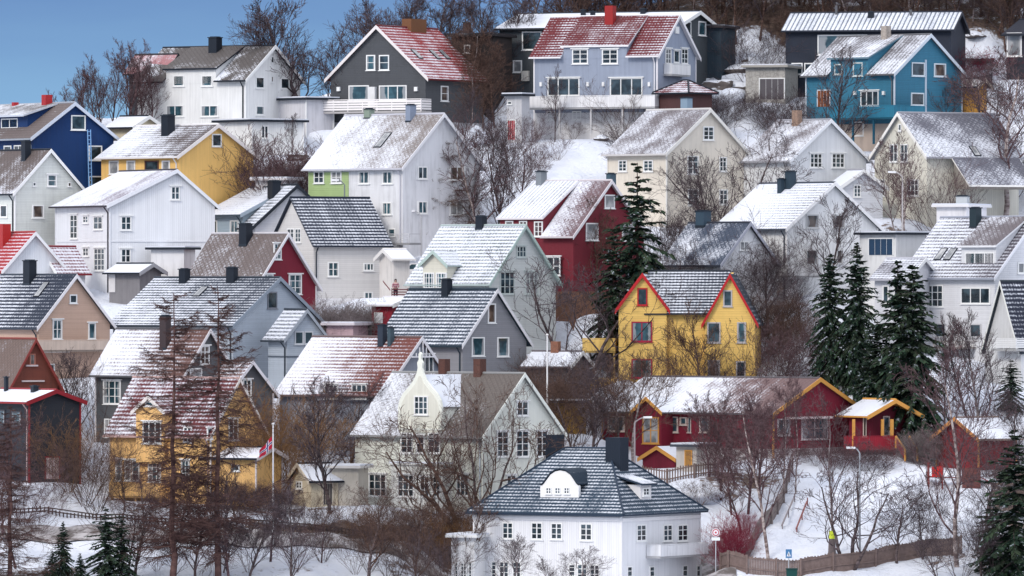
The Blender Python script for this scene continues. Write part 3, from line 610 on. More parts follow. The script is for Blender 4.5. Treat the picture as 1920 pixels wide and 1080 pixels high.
    h = H('grey_house','small dark grey gabled wing with white corner boards in front of the blue-grey house','L',385,428,512,842,748,680,52,wallm((.11,.11,.12),'h',.16,.15),roofm((.15,.06,.05),'t',.62,0,0,k=.45,big=.3),trim=(.66,.64,.68),edge=(.12,.12,.13)); h.w('B','455,711,471,745,2,3;456,770,471,800,2,3',head=True)
    # 26
    h = H('orange_house','ornate orange-yellow villa with maroon roof and white trim behind the tall larches','L',206,395,492,945,822,712,36,wallm((.82,.50,.20),'v',.14,.2),roofm((.12,.024,.028),'t',.50,-.2,-.1,k=.4,big=.5),trim=(.72,.67,.64),edge=(.45,.3,.28))
    h.gdorm(255,308,775,742,vf=-.5,zb=3.2); h.w('A','268,790,303,832,3,2',off=.5,head=True); h.w('A','272,752,290,762',off=.5)
    h.w('A','217,860,229,902,1,3;234,862,246,902,1,3;248,862,262,902,1,3;278,862,302,904,3,3;340,862,356,900,2,3',head=True,off=0.02); h.w('B','428,784,446,826,2,3;388,802,398,824,1,2',head=True,g=0)
    h.balc('A',205,300,905,930,1.4,(.78,.47,.18),'panel',posts=1.3)
    h.w('A','344,800,360,830,2,2',off=.02)
    h = H('orange_annex','low orange-yellow annex with snowy lean-to roof behind the flag','L',385,480,528,948,862,842,28,wallm((.78,.48,.19),'v',.2,.2),roofm((.25,.08,.08),'p',.85),trim=(.66,.6,.6),cat='annex',pipe=False,D=Dof(945)-1.5); h.w('A','434,871,450,884',g=0)
    # 27
    h = H('garden_shed','small cream garden shed with snowy roof and dark door left of the villa','R',541,583,634,952,905,872,30,wallm((.62,.54,.40),'v',.2,.3),roofm((.15,.16,.18),'p',.85),cat='shed',trim=(.62,.55,.45),corner=False,pipe=False,W=3.4,oh=.3); h.w('B','556,902,567,917,2,2',g=0); h.door('A',606,907,622,946,(.06,.055,.06))
    h = H('garage','pale flat-roofed garage under thick snow between the garden shed and the ornate villa','L',622,672,690,946,878,868,20,wallm((.5,.46,.40),'p'),roofm(SLATE,'p',1.2),flat=True,cat='garage',corner=False,pipe=False,edge=(.6,.58,.56))
    # 28
    h = H('grey_house','blue-grey house under a broad rust and snow striped roof, lower centre','L',524,718,852,858,745,635,40,wallm((.27,.29,.34),'p',.2,.2),roofm((.16,.05,.04),'t',.66,-.7,.0,k=.5,big=.25),trim=(.70,.68,.70),edge=(.14,.10,.10),corner=False)
    h.shed(592,690,742,yt=700,vf=-.35,oh=.3,nm='bay',edge=(.25,.15,.15)); h.w('A','609,720,634,748,3,2;660,720,688,748,3,2',off=.35,head=True); h.w('B','788,664,812,700,3,1',head=True,off=.02); h.chim(712,608,730,(.03,.04,.06),v=.44); h.chim(730,612,743,(.05,.08,.10),v=.44,d=.5)
    mb = MB()
    for i in range(5):
        v0 = h.W*.5+(-2+i)*.42; mb.box(h.p(-.42,v0-.03,h.hr-1.5), h.V*.07, -h.U*.06, Z*(1.5-abs(i-2)*.42*1.1-.25))
    mb.box(h.p(-.42,h.W*.5-1.4,h.hr-1.55), h.V*2.8, -h.U*.08, Z*.12); mb.build('gable_lattice', paint((.74,.73,.76)), h.root, h.O)
    # 29
    h = H('grey_house','mid-grey gabled house with steel-blue striped roof, centre','L',712,867,987,752,651,545,40,wallm((.27,.27,.29),'h',.17,.06),roofm((.03,.045,.07),'t',.56,0,-.05,k=.55,big=.12),trim=(.72,.71,.73),edge=(.02,.035,.05),corner=False)
    h.w('B','914,569,929,606',g=3); h.w('B','884,632,908,668;932,632,954,669',g=1); h.chim(832,522,853,BLACK,v=.46)
    # 30
    h = H('ornate_villa','ornate white villa with onion-shaped gable, spire and brick chimneys, lower centre','L',668,905,1050,962,822,703,40,wallm((.74,.75,.68),'v',.16,.1),roofm((.13,.11,.10),'s',.34,-.75,-.15,k=.25,big=.35),trim=(.74,.76,.70),edge=(.25,.25,.25),pipe=(.55,.6,.65),cat='villa')
    h.w('A','692,888,725,931,3,3;746,889,777,932,3,3',head=True,g=0); h.w('A','752,811,775,850,2,3;803,811,826,850,2,3;781,813,797,850,1,2',off=.35,g=0)
    h.w('B','931,808,953,857,2,4;967,807,991,857,2,4;1005,807,1027,857,2,4;949,890,967,918,2,3;968,752,990,780,2,2',head=True,g=0)
    h.w('A','856,888,880,930,3,3',g=0,head=True)
    # onion gable: outline in the photograph, real thickness
    def on(px, py, o): q = h.on('A', px, py, o); return h.p(q[0], -o, q[2])
    half = [(0,660),(2.5,664),(2,674),(5,680),(4,690),(6,700),(11,712),(20,724),(32,738),(38,750),(41,764),(41,790),(39,803),(37,806)]
    cx = 787
    pts = [(cx+a, b) for a, b in half]+[(cx-a, b) for a, b in reversed(half[1:])]
    def depthto(z): return max(.3, min(h.W/2, (z-h.hw)/h.t))
    mb = MB(); mb.prism([on(x, y, .42) for x, y in pts], h.V*.22); d = mb.build('onion_gable', paint((.76,.77,.69)), h.root, h.O)
    inner = [(cx+(a-4.5 if a > 8 else a*.3), max(b+5, 700)) for a, b in half if b > 690]; inner += [(2*cx-x, y) for x, y in reversed(inner)]
    mb = MB(); mb.prism([on(x, y, .45) for x, y in inner], h.V*.04); mb.build('gable_panel', wallm((.72,.71,.62),'v',.16,.1), d, h.O)
    u0 = h.on('A',750,800,.35)[0]; u1 = h.on('A',826,800,.35)[0]; u0, u1 = min(u0,u1), max(u0,u1)
    z0 = h.on('A',787,868,.35)[2]; z1 = h.on('A',787,806,.35)[2]
    mb = MB(); mb.box(h.p(u0,-.35,z0), h.U*(u1-u0), h.V*.6, Z*(z1-z0)); mb.box(h.p(u0-.1,-.5,z1), h.U*(u1-u0+.2), h.V*.6, Z*.14); mb.build('bay', wallm((.74,.75,.68),'v',.16,.1), h.root, h.O)
    h.w('A','777,742,803,778,3,3',off=.46,g=0); q = h.on('A',790,742,.46)
    zr = h.on('A',787,705,0)[2]; um = (u0+u1)/2; zw = h.on('A',787,762,0)[2]
    mb = MB(); mb.prism([h.p(u0+.1,-.2,z1-.3), h.p(u0+.1,-.2,zw), h.p(um,-.2,zr), h.p(u1-.1,-.2,zw), h.p(u1-.1,-.2,z1-.3)], h.V*(h.W/2)); dd = mb.build('dormer', h.wall_m, h.root, h.O)
    mb = MB()
    for q0 in (u0-.05, u1+.05):
        a_ = [h.p(q0,-.15,zw-.1), h.p(q0,h.W/2,zw-.1), h.p(um,h.W/2,zr+.02), h.p(um,-.15,zr+.02)]; mb.hexa([x+Z*.1 for x in a_], a_, [0,1,1,1,1,1])
    mb.build('dormer_roof', [roofm((.10,.14,.17),'p',.75), h.edge], dd, h.O)
    u2 = h.on('A',733,880,1.2)[0]; u3 = h.on('A',830,880,1.2)[0]; u2, u3 = min(u2,u3), max(u2,u3); z2 = h.on('A',780,872,1.2)[2]
    mb = MB(); mb.box(h.p(u2,-1.2,-2), h.U*(u3-u2), h.V*1.25, Z*(2+z2)); mb.box(h.p(u2-.15,-1.35,z2), h.U*(u3-u2+.3), h.V*1.4, Z*.12); by = mb.build('veranda', wallm((.76,.76,.72),'v',.18,.1), h.root, h.O)
    mb = MB(); mb.box(h.p(u2-.12,-1.3,z2+.12), h.U*(u3-u2+.24), h.V*1.3, Z*.14); mb.build('veranda_snow', SNOWM, by, h.O)
    h.w('A','746,889,777,932,3,3;788,892,806,932,2,3;812,892,826,932,2,3',off=1.2,head=True,g=0)
    br = wallm((.10,.042,.032),'s'); h.chim(827,673,849,br,v=.5,cap=False); h.chim(893,673,917,br,v=.5,cap=False)
    # 31 hipped house at the front
    h = H('white_house','big white hip-roofed house with blue-black tiles at the bottom of the picture','L',889,1165,1312,1102,968,842,31,wallm((.76,.76,.78),'v',.2,.08),roofm((.022,.045,.075),'t',.50,.05,.1,k=.55,big=.12),trim=(.78,.77,.78),edge=(.02,.035,.06),hip=4.7,oh=.5,pipe=False)
    h.slab('A',887,1165,968,975,.12,(.78,.77,.78),'cornice'); h.slab('B',1165,1312,968,975,.12,(.78,.77,.78),'cornice')
    h.w('A','942,979,963,1011,2,3;996,979,1018,1012,2,3;1033,980,1055,1012,2,3;1088,981,1111,1014,2,3;921,1052,932,1084,1,4;936,1052,955,1084,2,3;961,1053,978,1084,2,3;1066,1057,1080,1086,1,4;1082,1057,1102,1086,2,3;1106,1058,1125,1086,2,3',g=0)
    h.w('B','1193,983,1211,1015,2,3;1243,983,1260,1015,2,3;1270,983,1289,1015,2,3;1175,1061,1185,1090,1,3;1217,1061,1227,1090,1,3;1279,1059,1289,1090,1,3;1305,1059,1315,1090,1,3',g=0)
    h.balc('B',1238,1327,1019,1041,1.3,(.76,.76,.78),'panel'); h.chim(1030,815,1066,wallm((.010,.017,.03),'v',.2,.05),v=.62,d=1.2,cap=False,drop=3); h.chim(1143,820,1187,wallm((.010,.017,.03),'v',.2,.05),v=.44,d=1.3,cap=False,drop=4.5)
    # eyebrow dormer
    arc = [(1013,933),(1013,912),(1018,909),(1024,901),(1032,890),(1041,884),(1050,882),(1060,884),(1069,890),(1076,900),(1081,908),(1085,911),(1085,933)]
    t1 = (h.hr-h.he)/(h.W/2+h.oh); NN = (Z-h.V*t1).normalized(); vd = h.hit(1049,932,NN,h.p(0,-h.oh,h.he+.14).dot(NN))[1]
    t2 = (h.hr-h.he)/(4.7+h.oh); N2 = (Z-h.U*t2).normalized(); ud = h.hit(1211,935,N2,h.p(-h.oh,0,h.he+.14).dot(N2))[0]
    q = [h.on('A',x,y,-vd) for x,y in arc]; mb = MB(); mb.prism([h.p(a,vd,c) for a,b,c in q], h.V*.3); d = mb.build('dormer', paint((.78,.77,.76)), h.root, h.O)
    qq = [h.p(a,vd-.1,c+.08) for a,b,c in q[1:-1]]; mb = MB()
    for i in range(len(qq)-1): mb.hexa([qq[i],qq[i+1],qq[i+1]+h.V*3.2,qq[i]+h.V*3.2],[qq[i]+Z*.1,qq[i+1]+Z*.1,qq[i+1]+h.V*3.2+Z*.1,qq[i]+h.V*3.2+Z*.1])
    mb.build('dormer_roof', roofm((.015,.03,.05),'p',.0,0,.3), d, h.O); h.w('A','1024,914,1034,926,2,2;1041,914,1051,926,2,2;1058,914,1068,926,2,2',off=-vd+.01,g=0)
    # right-hand dormer on the side slope
    q = [h.on('B',x,y,-ud) for x,y in ((1201,936),(1201,909),(1221,909),(1221,936))]; v0 = min(t[1] for t in q); v1 = max(t[1] for t in q); z0, z1 = q[0][2], q[1][2]
    mb = MB(); mb.box(h.p(ud,v0,z0-.2), h.V*(v1-v0), h.U*2.0, Z*(z1-z0+.2)); d = mb.build('dormer', paint((.7,.68,.68)), h.root, h.O)
    mb = MB(); mb.hexa([h.p(ud-.4,v0-.4,z1-.05),h.p(ud-.4,v1+.3,z1-.05),h.p(ud+2,v1+.3,z1+.6),h.p(ud+2,v0-.4,z1+.6)],[h.p(ud-.4,v0-.4,z1+.1),h.p(ud-.4,v1+.3,z1+.1),h.p(ud+2,v1+.3,z1+.75),h.p(ud+2,v0-.4,z1+.75)],[1,0,1,1,1,1]); mb.build('dormer_roof', [roofm((.03,.05,.08),'p',.6), h.edge], d, h.O)
    h.w('B','1205,914,1217,930,2,2',off=-ud+.02,g=0)
    h = H('white_annex','low white side wing at the left end of the hip-roofed house','L',846,890,900,1102,1008,1000,20,wallm((.76,.76,.77),'v',.2,.08),roofm(SLATE,'p',1.2),flat=True,cat='annex',pipe=False,corner=False,edge=(.7,.7,.7),D=Dof(1102)+4,W=5); h.w('A','853,1054,859,1084,1,4;863,1054,876,1084,2,4;879,1054,885,1084,1,4',g=0)
    # 32 yellow with red trim
    RT = (.42,.015,.02)
    h = H('yellow_house','bright yellow house with two red-edged gables and snow-striped roof between them','L',1203,1370,1500,698,590,511,5,wallm((.82,.54,.16),'h',.2,.04),roofm((.02,.028,.045),'t',.62,-.25,0,k=.62,big=.1),trim=RT,edge=(.02,.025,.035),W=8.5,corner=False,og=-.25,barge=False,pipe=False)
    h.gdorm(1160,1250,584,512,vf=-.5,zb=-2,vb=h.W,trim=RT,bg=.3); h.gdorm(1322,1416,612,513,vf=-.7,zb=-2,vb=h.W,trim=RT,bg=.3,roof=roofm((.02,.028,.045),'t',.25,0,0,k=.5))
    h.w('A','1195,540,1214,573',off=.5,frame=RT); h.w('A','1184,603,1223,641,2,1;1184,673,1223,709,2,1',off=.5,frame=(.34,.02,.05),g=1)
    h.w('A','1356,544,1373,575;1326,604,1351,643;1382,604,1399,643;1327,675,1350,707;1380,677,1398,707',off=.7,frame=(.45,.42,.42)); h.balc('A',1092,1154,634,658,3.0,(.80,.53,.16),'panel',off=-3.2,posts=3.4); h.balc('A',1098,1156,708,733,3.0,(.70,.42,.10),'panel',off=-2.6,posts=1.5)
    # 33 kindergarten
    OT = (.62,.30,.07)
    h = H('red_hall','long low dark-red building with orange trim and wide snow-covered roof, lower right','L',1130,1450,1652,858,778,712,39,wallm((.19,.012,.03),'v',.2,.12),roofm((.16,.10,.10),'m',.62,-1.1,-.15,k=.2,big=.55),trim=OT,edge=(.10,.09,.10),cat='community building',base=wallm((.45,.42,.42),'p'),hb=.7,pipe=False,W=12)
    h.w('B','1457,785,1481,817,2,1;1502,782,1552,824,2,2',g=1,frame=(.55,.5,.5)); h.w('A','1256,781,1272,811,1,1;1275,782,1288,797;1290,782,1296,811;1312,781,1331,811;1140,780,1172,809,2,1',frame=(.6,.5,.45),g=1); h.slab('B',1474,1546,781,785,.9,(.62,.52,.52),'pergola')
    h.gdorm(1190,1240,775,744,vf=-1.6,zb=-2,vb=2.5,trim=OT,roof=roofm((.1,.1,.12),'p',1.1)); h.w('A','1205,782,1236,832,2,2',off=1.6,frame=OT,g=2)
    h.gdorm(1205,1266,862,836,vf=-4.2,zb=-2,vb=-1.6,trim=OT,roof=roofm((.1,.1,.12),'p',1.1),nm='entrance_porch',wall=wallm((.17,.012,.03),'v'))
    PADS.append((P(1262,0,627.5).x, 627.5, Vector((1,0,0)), Vector((0,1,0)), 3.5, 4.5, (540-886)/F*627.5))
    h = H('entrance_porch','open porch with orange posts and red rail at the right of the red hall','L',1592,1618,1690,853,783,752,62,wallm((.15,.012,.03),'v'),roofm((.1,.12,.14),'p',.8),trim=OT,edge=OT,cat='porch',corner=False,pipe=False,gut=False,og=1.5,W=4.5,D=Dof(858)+3)
    h.w('B','1618,782,1624,818;1655,780,1668,818',g=0,frame=(.6,.5,.45)); h.balc('B',1600,1682,817,844,1.6,(.28,.015,.03),'panel',posts=.7); h.slab('B',1598,1602,786,845,.14,OT,'porch_post',off=1.45); h.slab('B',1652,1656,786,818,.14,OT,'porch_post',off=1.3); h.slab('B',1669,1674,786,845,.14,OT,'porch_post',off=1.45)
    mb = MB()
    for (ax, ay, bx, by_) in ((1680,818,1697,842),(1705,818,1720,842)):
        for o in (1.6,):
            p0 = h.on('B',ax,ay,o+.3); p1 = h.on('B',bx,by_,o+1.6); A0 = h.p(p0[0],p0[1],p0[2]); B0 = h.p(p1[0],p1[1],p1[2])
            mb.tube(A0,B0,.07,m=1); mb.tube(A0,A0-Z*1.0,.09,m=1); mb.tube(B0,B0-Z*1.0,.09,m=1)
            mb.hexa([A0-Z*.1,B0-Z*.1,B0-Z*.85,A0-Z*.85],[x+h.U*.05 for x in (A0-Z*.1,B0-Z*.1,B0-Z*.85,A0-Z*.85)])
    mb.build('stair_rail', [paint((.28,.015,.03)), paint(OT)], h.root, h.O)
    mb = MB(); q = h.on('B',1680,855,1.6)
    for k in range(6): mb.box(h.p(-1.6-.3*k,q[1],-.9+.0), -h.U*.3, h.V*1.3, Z*(1.1-.18*k))
    mb.build('steps', paint((.25,.25,.27)), h.root, h.O)
    h = H('canopy','flat snow-covered canopy on an orange post beside the red hall entrance','L',1268,1306,1330,872,838,826,30,wallm((.5,.46,.42),'p'),roofm(SLATE,'p',1.2),flat=True,cat='canopy',trim=OT,corner=False,pipe=False,edge=(.06,.07,.09),W=3,D=Dof(880)); h.door('A',1286,846,1296,874,(.3,.16,.05))
    h = H('red_shed','small dark-red shed with orange trim and snowy roof at the far right','R',1776,1835,1905,882,826,786,35,wallm((.19,.02,.025),'v',.2,.3),roofm((.14,.13,.15),'p',.75),trim=(.45,.2,.07),edge=(.2,.15,.13),cat='shed',pipe=False,W=5.5)
    # 35
    h = H('white_house','large white house with snowy striped roof, long dormer and paired skylights at the right','L',1696,1865,2010,672,524,409,45,wallm((.72,.72,.74),'h',.17,.1),roofm((.10,.09,.11),'t',.62,-.35,-.1,k=.42,p=.4,big=.25),trim=(.74,.74,.78),edge=(.30,.32,.38),corner=False,pipe=False)
    h.shed(1803,1868,464,vf=.9,oh=.35,edge=(.72,.72,.74),roof=roofm((.14,.12,.13),'s',.35,-.2,0)); h.w('A','1810,473,1865,503,3,1',off=-.9,g=1); h.w('A','1802,539,1857,570,3,1;1728,534,1769,576,4,3',g=0); h.w('A','1754,606,1774,633;1819,607,1840,633',g=0,frame=(.5,.5,.52)); h.skyl(1750,466,1768,488,.8); h.skyl(1768,466,1786,488,.8); h.chim(1823,388,1847,(.02,.035,.045),v=.44); h.w('B','1908,492,1920,513'); h.balc('A',1750,1812,640,651,1.2,(.6,.55,.52),'thin')
    h = H('white_annex','low white wing with striped snowy roof partly hidden behind the spruces','L',1640,1700,1730,668,526,487,25,wallm((.70,.70,.73),'h',.17,.1),roofm((.10,.09,.11),'t',.65,0,0,k=.45,p=.4),cat='annex',corner=False,pipe=False,W=7,edge=(.4,.4,.44)); h.w('A','1655,535,1667,570;1676,535,1687,570',g=0)
    # 36
    h = H('a_frame_house','steep white A-frame house with black snow-striped roof at the right edge','R',1848,1914,1995,722,664,530,35,wallm((.62,.62,.62),'v',.2,.2),roofm((.02,.025,.045),'t',.42,0,.1,k=.5,big=.15),trim=(.70,.70,.66),edge=(.03,.04,.05),corner=False,pipe=False,gut=False,oh=.2); h.balc('B',1858,1906,634,655,1.0,(.7,.7,.7),'slat')
    # 37
    h = H('white_house','tall white house with pale striped roof and wide gable, right of centre','L',1344,1475,1645,552,432,345,48,wallm((.72,.72,.72),'p',.2,.2),roofm((.10,.10,.12),'t',.92,-.35,0,k=.45,big=.15),trim=(.75,.74,.74),edge=(.05,.06,.08))
    h.w('B','1511,402,1535,428;1511,468,1533,497;1568,468,1580,495;1564,402,1584,428',g=3,frame=(.5,.5,.5)); h.balc('B',1477,1540,497,517,1.6,(.70,.69,.69),'panel'); h.chim(1477,320,1499,(.03,.05,.07),v=.46); h.chim(1461,334,1476,(.03,.05,.07),v=.4,d=.5)
    h = H('garage','white flat-roofed garage with a large dark blue double door','L',1612,1680,1735,588,440,428,42,wallm((.68,.68,.68),'p',.2,.25),roofm(SLATE,'p',1.1),flat=True,cat='garage',corner=False,pipe=False); h.door('A',1630,448,1674,478,(.02,.05,.10))
    # 38
    h = H('slate_house','low house with dark blue slate roof and white clipped gable behind bare trees','L',1246,1352,1452,604,500,420,44,wallm((.70,.70,.72),'p',.2,.2),roofm((.05,.065,.10),'s',.40,-.2,-.2,k=.3,big=.6),trim=(.35,.36,.42),edge=(.03,.035,.05),corner=False,pipe=False); h.w('B','1386,452,1404,470,2,1',g=2); h.chim(1311,394,1341,(.04,.07,.10),v=.5)
    h = H('flat_roof_building','white flat-roofed block with rooftop vent above the striped-roof white house','L',1756,1812,1850,470,388,383,20,wallm((.72,.71,.73),'p'),roofm(SLATE,'p',1.2),flat=True,cat='building',corner=False,pipe=False,edge=(.7,.69,.7)); h.chim(1795,366,1822,(.45,.48,.5),v=.5,d=.9)
    # 39 small ones
    h = H('garage','small red garage with thick snow on its flat roof beside the steel-blue striped roof','L',697,735,756,652,574,560,30,wallm((.24,.015,.03),'v'),roofm(SLATE,'p',1.2),cat='garage',corner=False,pipe=False,W=5,edge=(.6,.58,.6)); h.door('A',704,588,716,606,(.7,.7,.72))
    h = H('garage','low white-roofed outbuilding behind the rust-striped roof, beside the snowy hedge','L',612,662,690,668,610,603,25,wallm((.5,.35,.38),'p'),roofm((.3,.15,.18),'p',.8),flat=True,cat='garage',corner=False,pipe=False,edge=(.6,.55,.58))
    h = H('shed','small white shed with a dark window between the yellow house and the green-ended house','L',478,536,560,398,338,328,25,wallm((.72,.71,.73),'p'),roofm(SLATE,'p',1.2),flat=True,cat='shed',corner=False,pipe=False,edge=(.72,.7,.72)); h.w('A','510,337,530,350',g=0)
    h = H('low_house','low grey building with snowy roof and brick chimney behind the bare flagpole','L',985,1066,1105,738,690,662,20,wallm((.16,.14,.15),'v',.2,.3),roofm((.12,.1,.12),'p',.75),corner=False,pipe=False,edge=(.1,.08,.09)); h.chim(1035,640,1054,wallm((.25,.11,.07),'s'),v=.5,cap=False)
    h = H('yellow_shed','mustard-yellow fence-like shed below the balcony of the bright yellow house','L',1030,1076,1092,812,756,750,20,wallm((.42,.24,.04),'v',.3,.6),roofm((.2,.15,.12),'p',.7),flat=True,cat='shed',corner=False,pipe=False,W=3)
house_list()
# ---------------------------------------------------------------- ground
def sm(t): t = np.clip(t, 0, 1); return t*t*(3-2*t)
SKY_PX = [-400, 0, 300, 560, 700, 900, 1000, 1150, 1500, 2400]; SKY_PY = [240, 235, 222, 196, 150, 120, 66, 20, -40, -120]
def zcan(D): return (540-(1080-(D-600)*8))/F*D
def ground(x, y):
    x = np.asarray(x, float); y = np.asarray(y, float)
    z = zcan(np.maximum(y, 552)); z = np.where(y < 552, z-(552-y)*.03*sm((552-y)/80), z); z = np.maximum(z, -46)
    px = 960+x/np.maximum(y, 200)*F
    yc = np.interp(px, SKY_PX, SKY_PY); Dc = 600+(1080-yc)/8; cap = zcan(Dc)
    k = sm((y-Dc+3)/6); z = z*(1-k)+np.minimum(z, cap+.02*(y-Dc).clip(0, 40))*k
    n = .22*np.sin(x*.61+y*.23)*np.sin(y*.47-x*.13)+.12*np.sin(x*1.7+1.3*np.sin(y*.9))*np.sin(y*1.9)
    ws = np.full(x.shape, .35); zs = .35*(z+n)
    for (cx, cy, U_, V_, hl, hw_, zz) in PADS:
        du = np.abs((x-cx)*U_.x+(y-cy)*U_.y)-hl; dv = np.abs((x-cx)*V_.x+(y-cy)*V_.y)-hw_
        d = np.hypot(np.maximum(du, 0), np.maximum(dv, 0)); w_ = 3*np.exp(-(d/2.4)**2)*np.where(zz > z+.05, .12, 1.); ws = ws+w_; zs = zs+w_*zz
    return zs/ws
def gz(x, y): return float(ground(np.array([x]), np.array([y]))[0])
def gpt(px, yb): D = Dof(yb); x = (px-960)/F*D; return Vector((x, D, gz(x, D)))
def axis(lo, a, b, hi, fine, n): return np.concatenate([np.linspace(lo, a, n)[:-1], np.arange(a, b, fine), np.linspace(b, hi, n)])
xs = axis(-1500, -62, 62, 1500, .5, 14); ys = axis(-400, 555, 800, 3200, .5, 14)
X, Y = np.meshgrid(xs, ys); Zg = ground(X, Y)
nx_, ny_ = len(xs), len(ys)
me = bpy.data.meshes.new('ground'); me.vertices.add(nx_*ny_)
me.vertices.foreach_set('co', np.stack([X, Y, Zg], -1).ravel())
ii = (np.arange(ny_-1)[:, None]*nx_+np.arange(nx_-1)[None]).ravel()
quads = np.stack([ii, ii+1, ii+1+nx_, ii+nx_], -1)
me.loops.add(quads.size); me.loops.foreach_set('vertex_index', quads.ravel()); me.polygons.add(len(quads))
me.polygons.foreach_set('loop_start', np.arange(0, quads.size, 4)); me.polygons.foreach_set('loop_total', np.full(len(quads), 4))
me.polygons.foreach_set('use_smooth', np.ones(len(quads), bool)); me.update(calc_edges=True)
# bare soil, leaf litter and old grass: blobs (px, py, radius px across, radius px up, amount)
BARE = [(1440,26,440,20,.95),(1780,30,220,38,.6),(1250,70,80,20,.5),(500,330,110,35,.6),(1000,300,50,25,.25),(640,1000,330,22,.75),(300,985,260,9,.5),(520,1065,420,50,.26),(780,1050,130,60,.4),(60,1075,130,18,.5),
        (1450,600,60,50,.5),(1380,900,90,40,.55),(1700,440,70,30,.5),(1500,400,60,15,.4),(120,900,120,25,.2),(1060,720,70,60,.55),(640,600,60,30,.3),(1900,930,60,110,.6),(1830,1050,160,30,.45),(1750,300,60,60,.3),(880,230,60,40,.3),(450,960,300,20,.4),(1640,850,120,12,.4),(1090,560,60,30,.4)]
PX = 960+X/np.maximum(Y, 100)*F; PY = 1080-(Y-600)*8
bare = np.zeros_like(X)+.14
for a_, b_, c_, d_, e_ in BARE: bare = np.maximum(bare, e_*np.exp(-(((PX-a_)/c_)**2+((PY-b_)/d_)**2)**1.5))
bare = np.where(PY < 15, .55, bare); bare = np.where(PY > 1150, .1, bare)
at = me.attributes.new('bare', 'FLOAT', 'POINT'); at.data.foreach_set('value', bare.ravel())
q = NT('snowy_ground', .8, .2); ta = q.n('ShaderNodeTexCoord').outputs['Object']
fa = q.n('ShaderNodeAttribute', attribute_name='bare').outputs['Fac']
n1 = q.noise(ta, .35, 6, .62); n2 = q.noise(ta, 2.2, 5, .65); n3 = q.noise(ta, .09, 2)
val = q.m('ADD', q.m('ADD', fa, q.m('MULTIPLY', q.m('SUBTRACT', n1, .5), 1.1)), q.m('MULTIPLY', q.m('SUBTRACT', n2, .5), .75))
soil = q.mix(q.ramp(n2, .35, .65), (.055,.038,.032), (.16,.11,.085))
snowc = q.mix(q.ramp(n1, .35, .7, 0, .5), SNOW, (.60,.65,.77))
q.bump(q.m('ADD', q.m('MULTIPLY', n1, 1.2), q.m('MULTIPLY', n2, .5)), .8, .5)
me.materials.append(q.col(q.mix(q.ramp(val, .36, .55), snowc, soil)))
o = bpy.data.objects.new('ground', me); COL.objects.link(o); tag(o, 'snow-covered hillside with brown bare patches', kind='structure')
def ribbon(name, pts, wd, mat, label, up=.02, kind='structure'):     # a sheet laid along the ground
    P_ = []; 
    for (a, b) in zip(pts[:-1], pts[1:]):
        n = max(2, int((Vector(gpt(*b))-Vector(gpt(*a))).length/.6))
        for k in range(n): P_.append((a[0]+(b[0]-a[0])*k/n, a[1]+(b[1]-a[1])*k/n))
    P_.append(pts[-1]); mb = MB(); prev = None
    W_ = [gpt(*t) for t in P_]
    for i, c in enumerate(W_):
        t = (W_[min(i+1, len(W_)-1)]-W_[max(i-1, 0)]); t.z = 0; s_ = Vector((t.y, -t.x, 0)).normalized(); row = []
        for k in range(7):
            q_ = c+s_*wd*(k/6-.5); row.append(Vector((q_.x, q_.y, gz(q_.x, q_.y)+up+.10)))
        if prev:
            for k in range(6): mb.face([prev[k], row[k], row[k+1], prev[k+1]])
        prev = row
    o = mb.build(name, mat); tag(o, label, kind=kind); return o
def roadm():
    q = NT('slushy_road', .6, .3); t = q.n('ShaderNodeTexCoord').outputs['Object']; a = q.noise(t, .7, 5, .6)
    return q.col(q.mix(q.ramp(a, .38, .62), (.10,.085,.08), (.42,.40,.41)))
RM = roadm()
ribbon('road', [(-200,1000),(200,1002),(520,1012),(760,1028),(900,1040)], 3.2, RM, 'slushy road along the foot of the gardens')
ribbon('path', [(1330,985),(1345,1040),(1352,1100)], 2.6, RM, 'trodden snowy path beside the hip-roofed house')
# ---------------------------------------------------------------- trees
def segmesh(name, segs, n=3):
    a = np.array(segs); p0, p1, r0, r1 = a[:, 0:3], a[:, 3:6], a[:, 6], a[:, 7]
    d = p1-p0; d /= np.linalg.norm(d, axis=1)[:, None]+1e-9
    ref = np.where(np.abs(d[:, 2:3]) < .9, np.array([[0, 0, 1.]]), np.array([[1., 0, 0]]))
    x = np.cross(d, ref); x /= np.linalg.norm(x, axis=1)[:, None]+1e-9; y = np.cross(d, x)
    V = []
    for P_, R in ((p0-d*r0[:, None]*.3, r0), (p1, r1)):
        for k in range(n):
            t = 2*math.pi*k/n; V.append(P_+(x*math.cos(t)+y*math.sin(t))*R[:, None])
    V = np.stack(V, 1); N = len(a); base = np.arange(N)*2*n
    Q = np.stack([np.stack([base+k, base+(k+1) % n, base+n+(k+1) % n, base+n+k], -1) for k in range(n)], 1).reshape(-1, 4)
    me = bpy.data.meshes.new(name); me.vertices.add(N*2*n); me.vertices.foreach_set('co', V.ravel())
    me.loops.add(Q.size); me.loops.foreach_set('vertex_index', Q.ravel()); me.polygons.add(len(Q))
    me.polygons.foreach_set('loop_start', np.arange(0, Q.size, 4)); me.polygons.foreach_set('loop_total', np.full(len(Q), 4))
    me.polygons.foreach_set('use_smooth', np.ones(len(Q), bool)); me.update(calc_edges=True); return me
def rv(r): return Vector((r.gauss(0,1), r.gauss(0,1), r.gauss(0,1)))
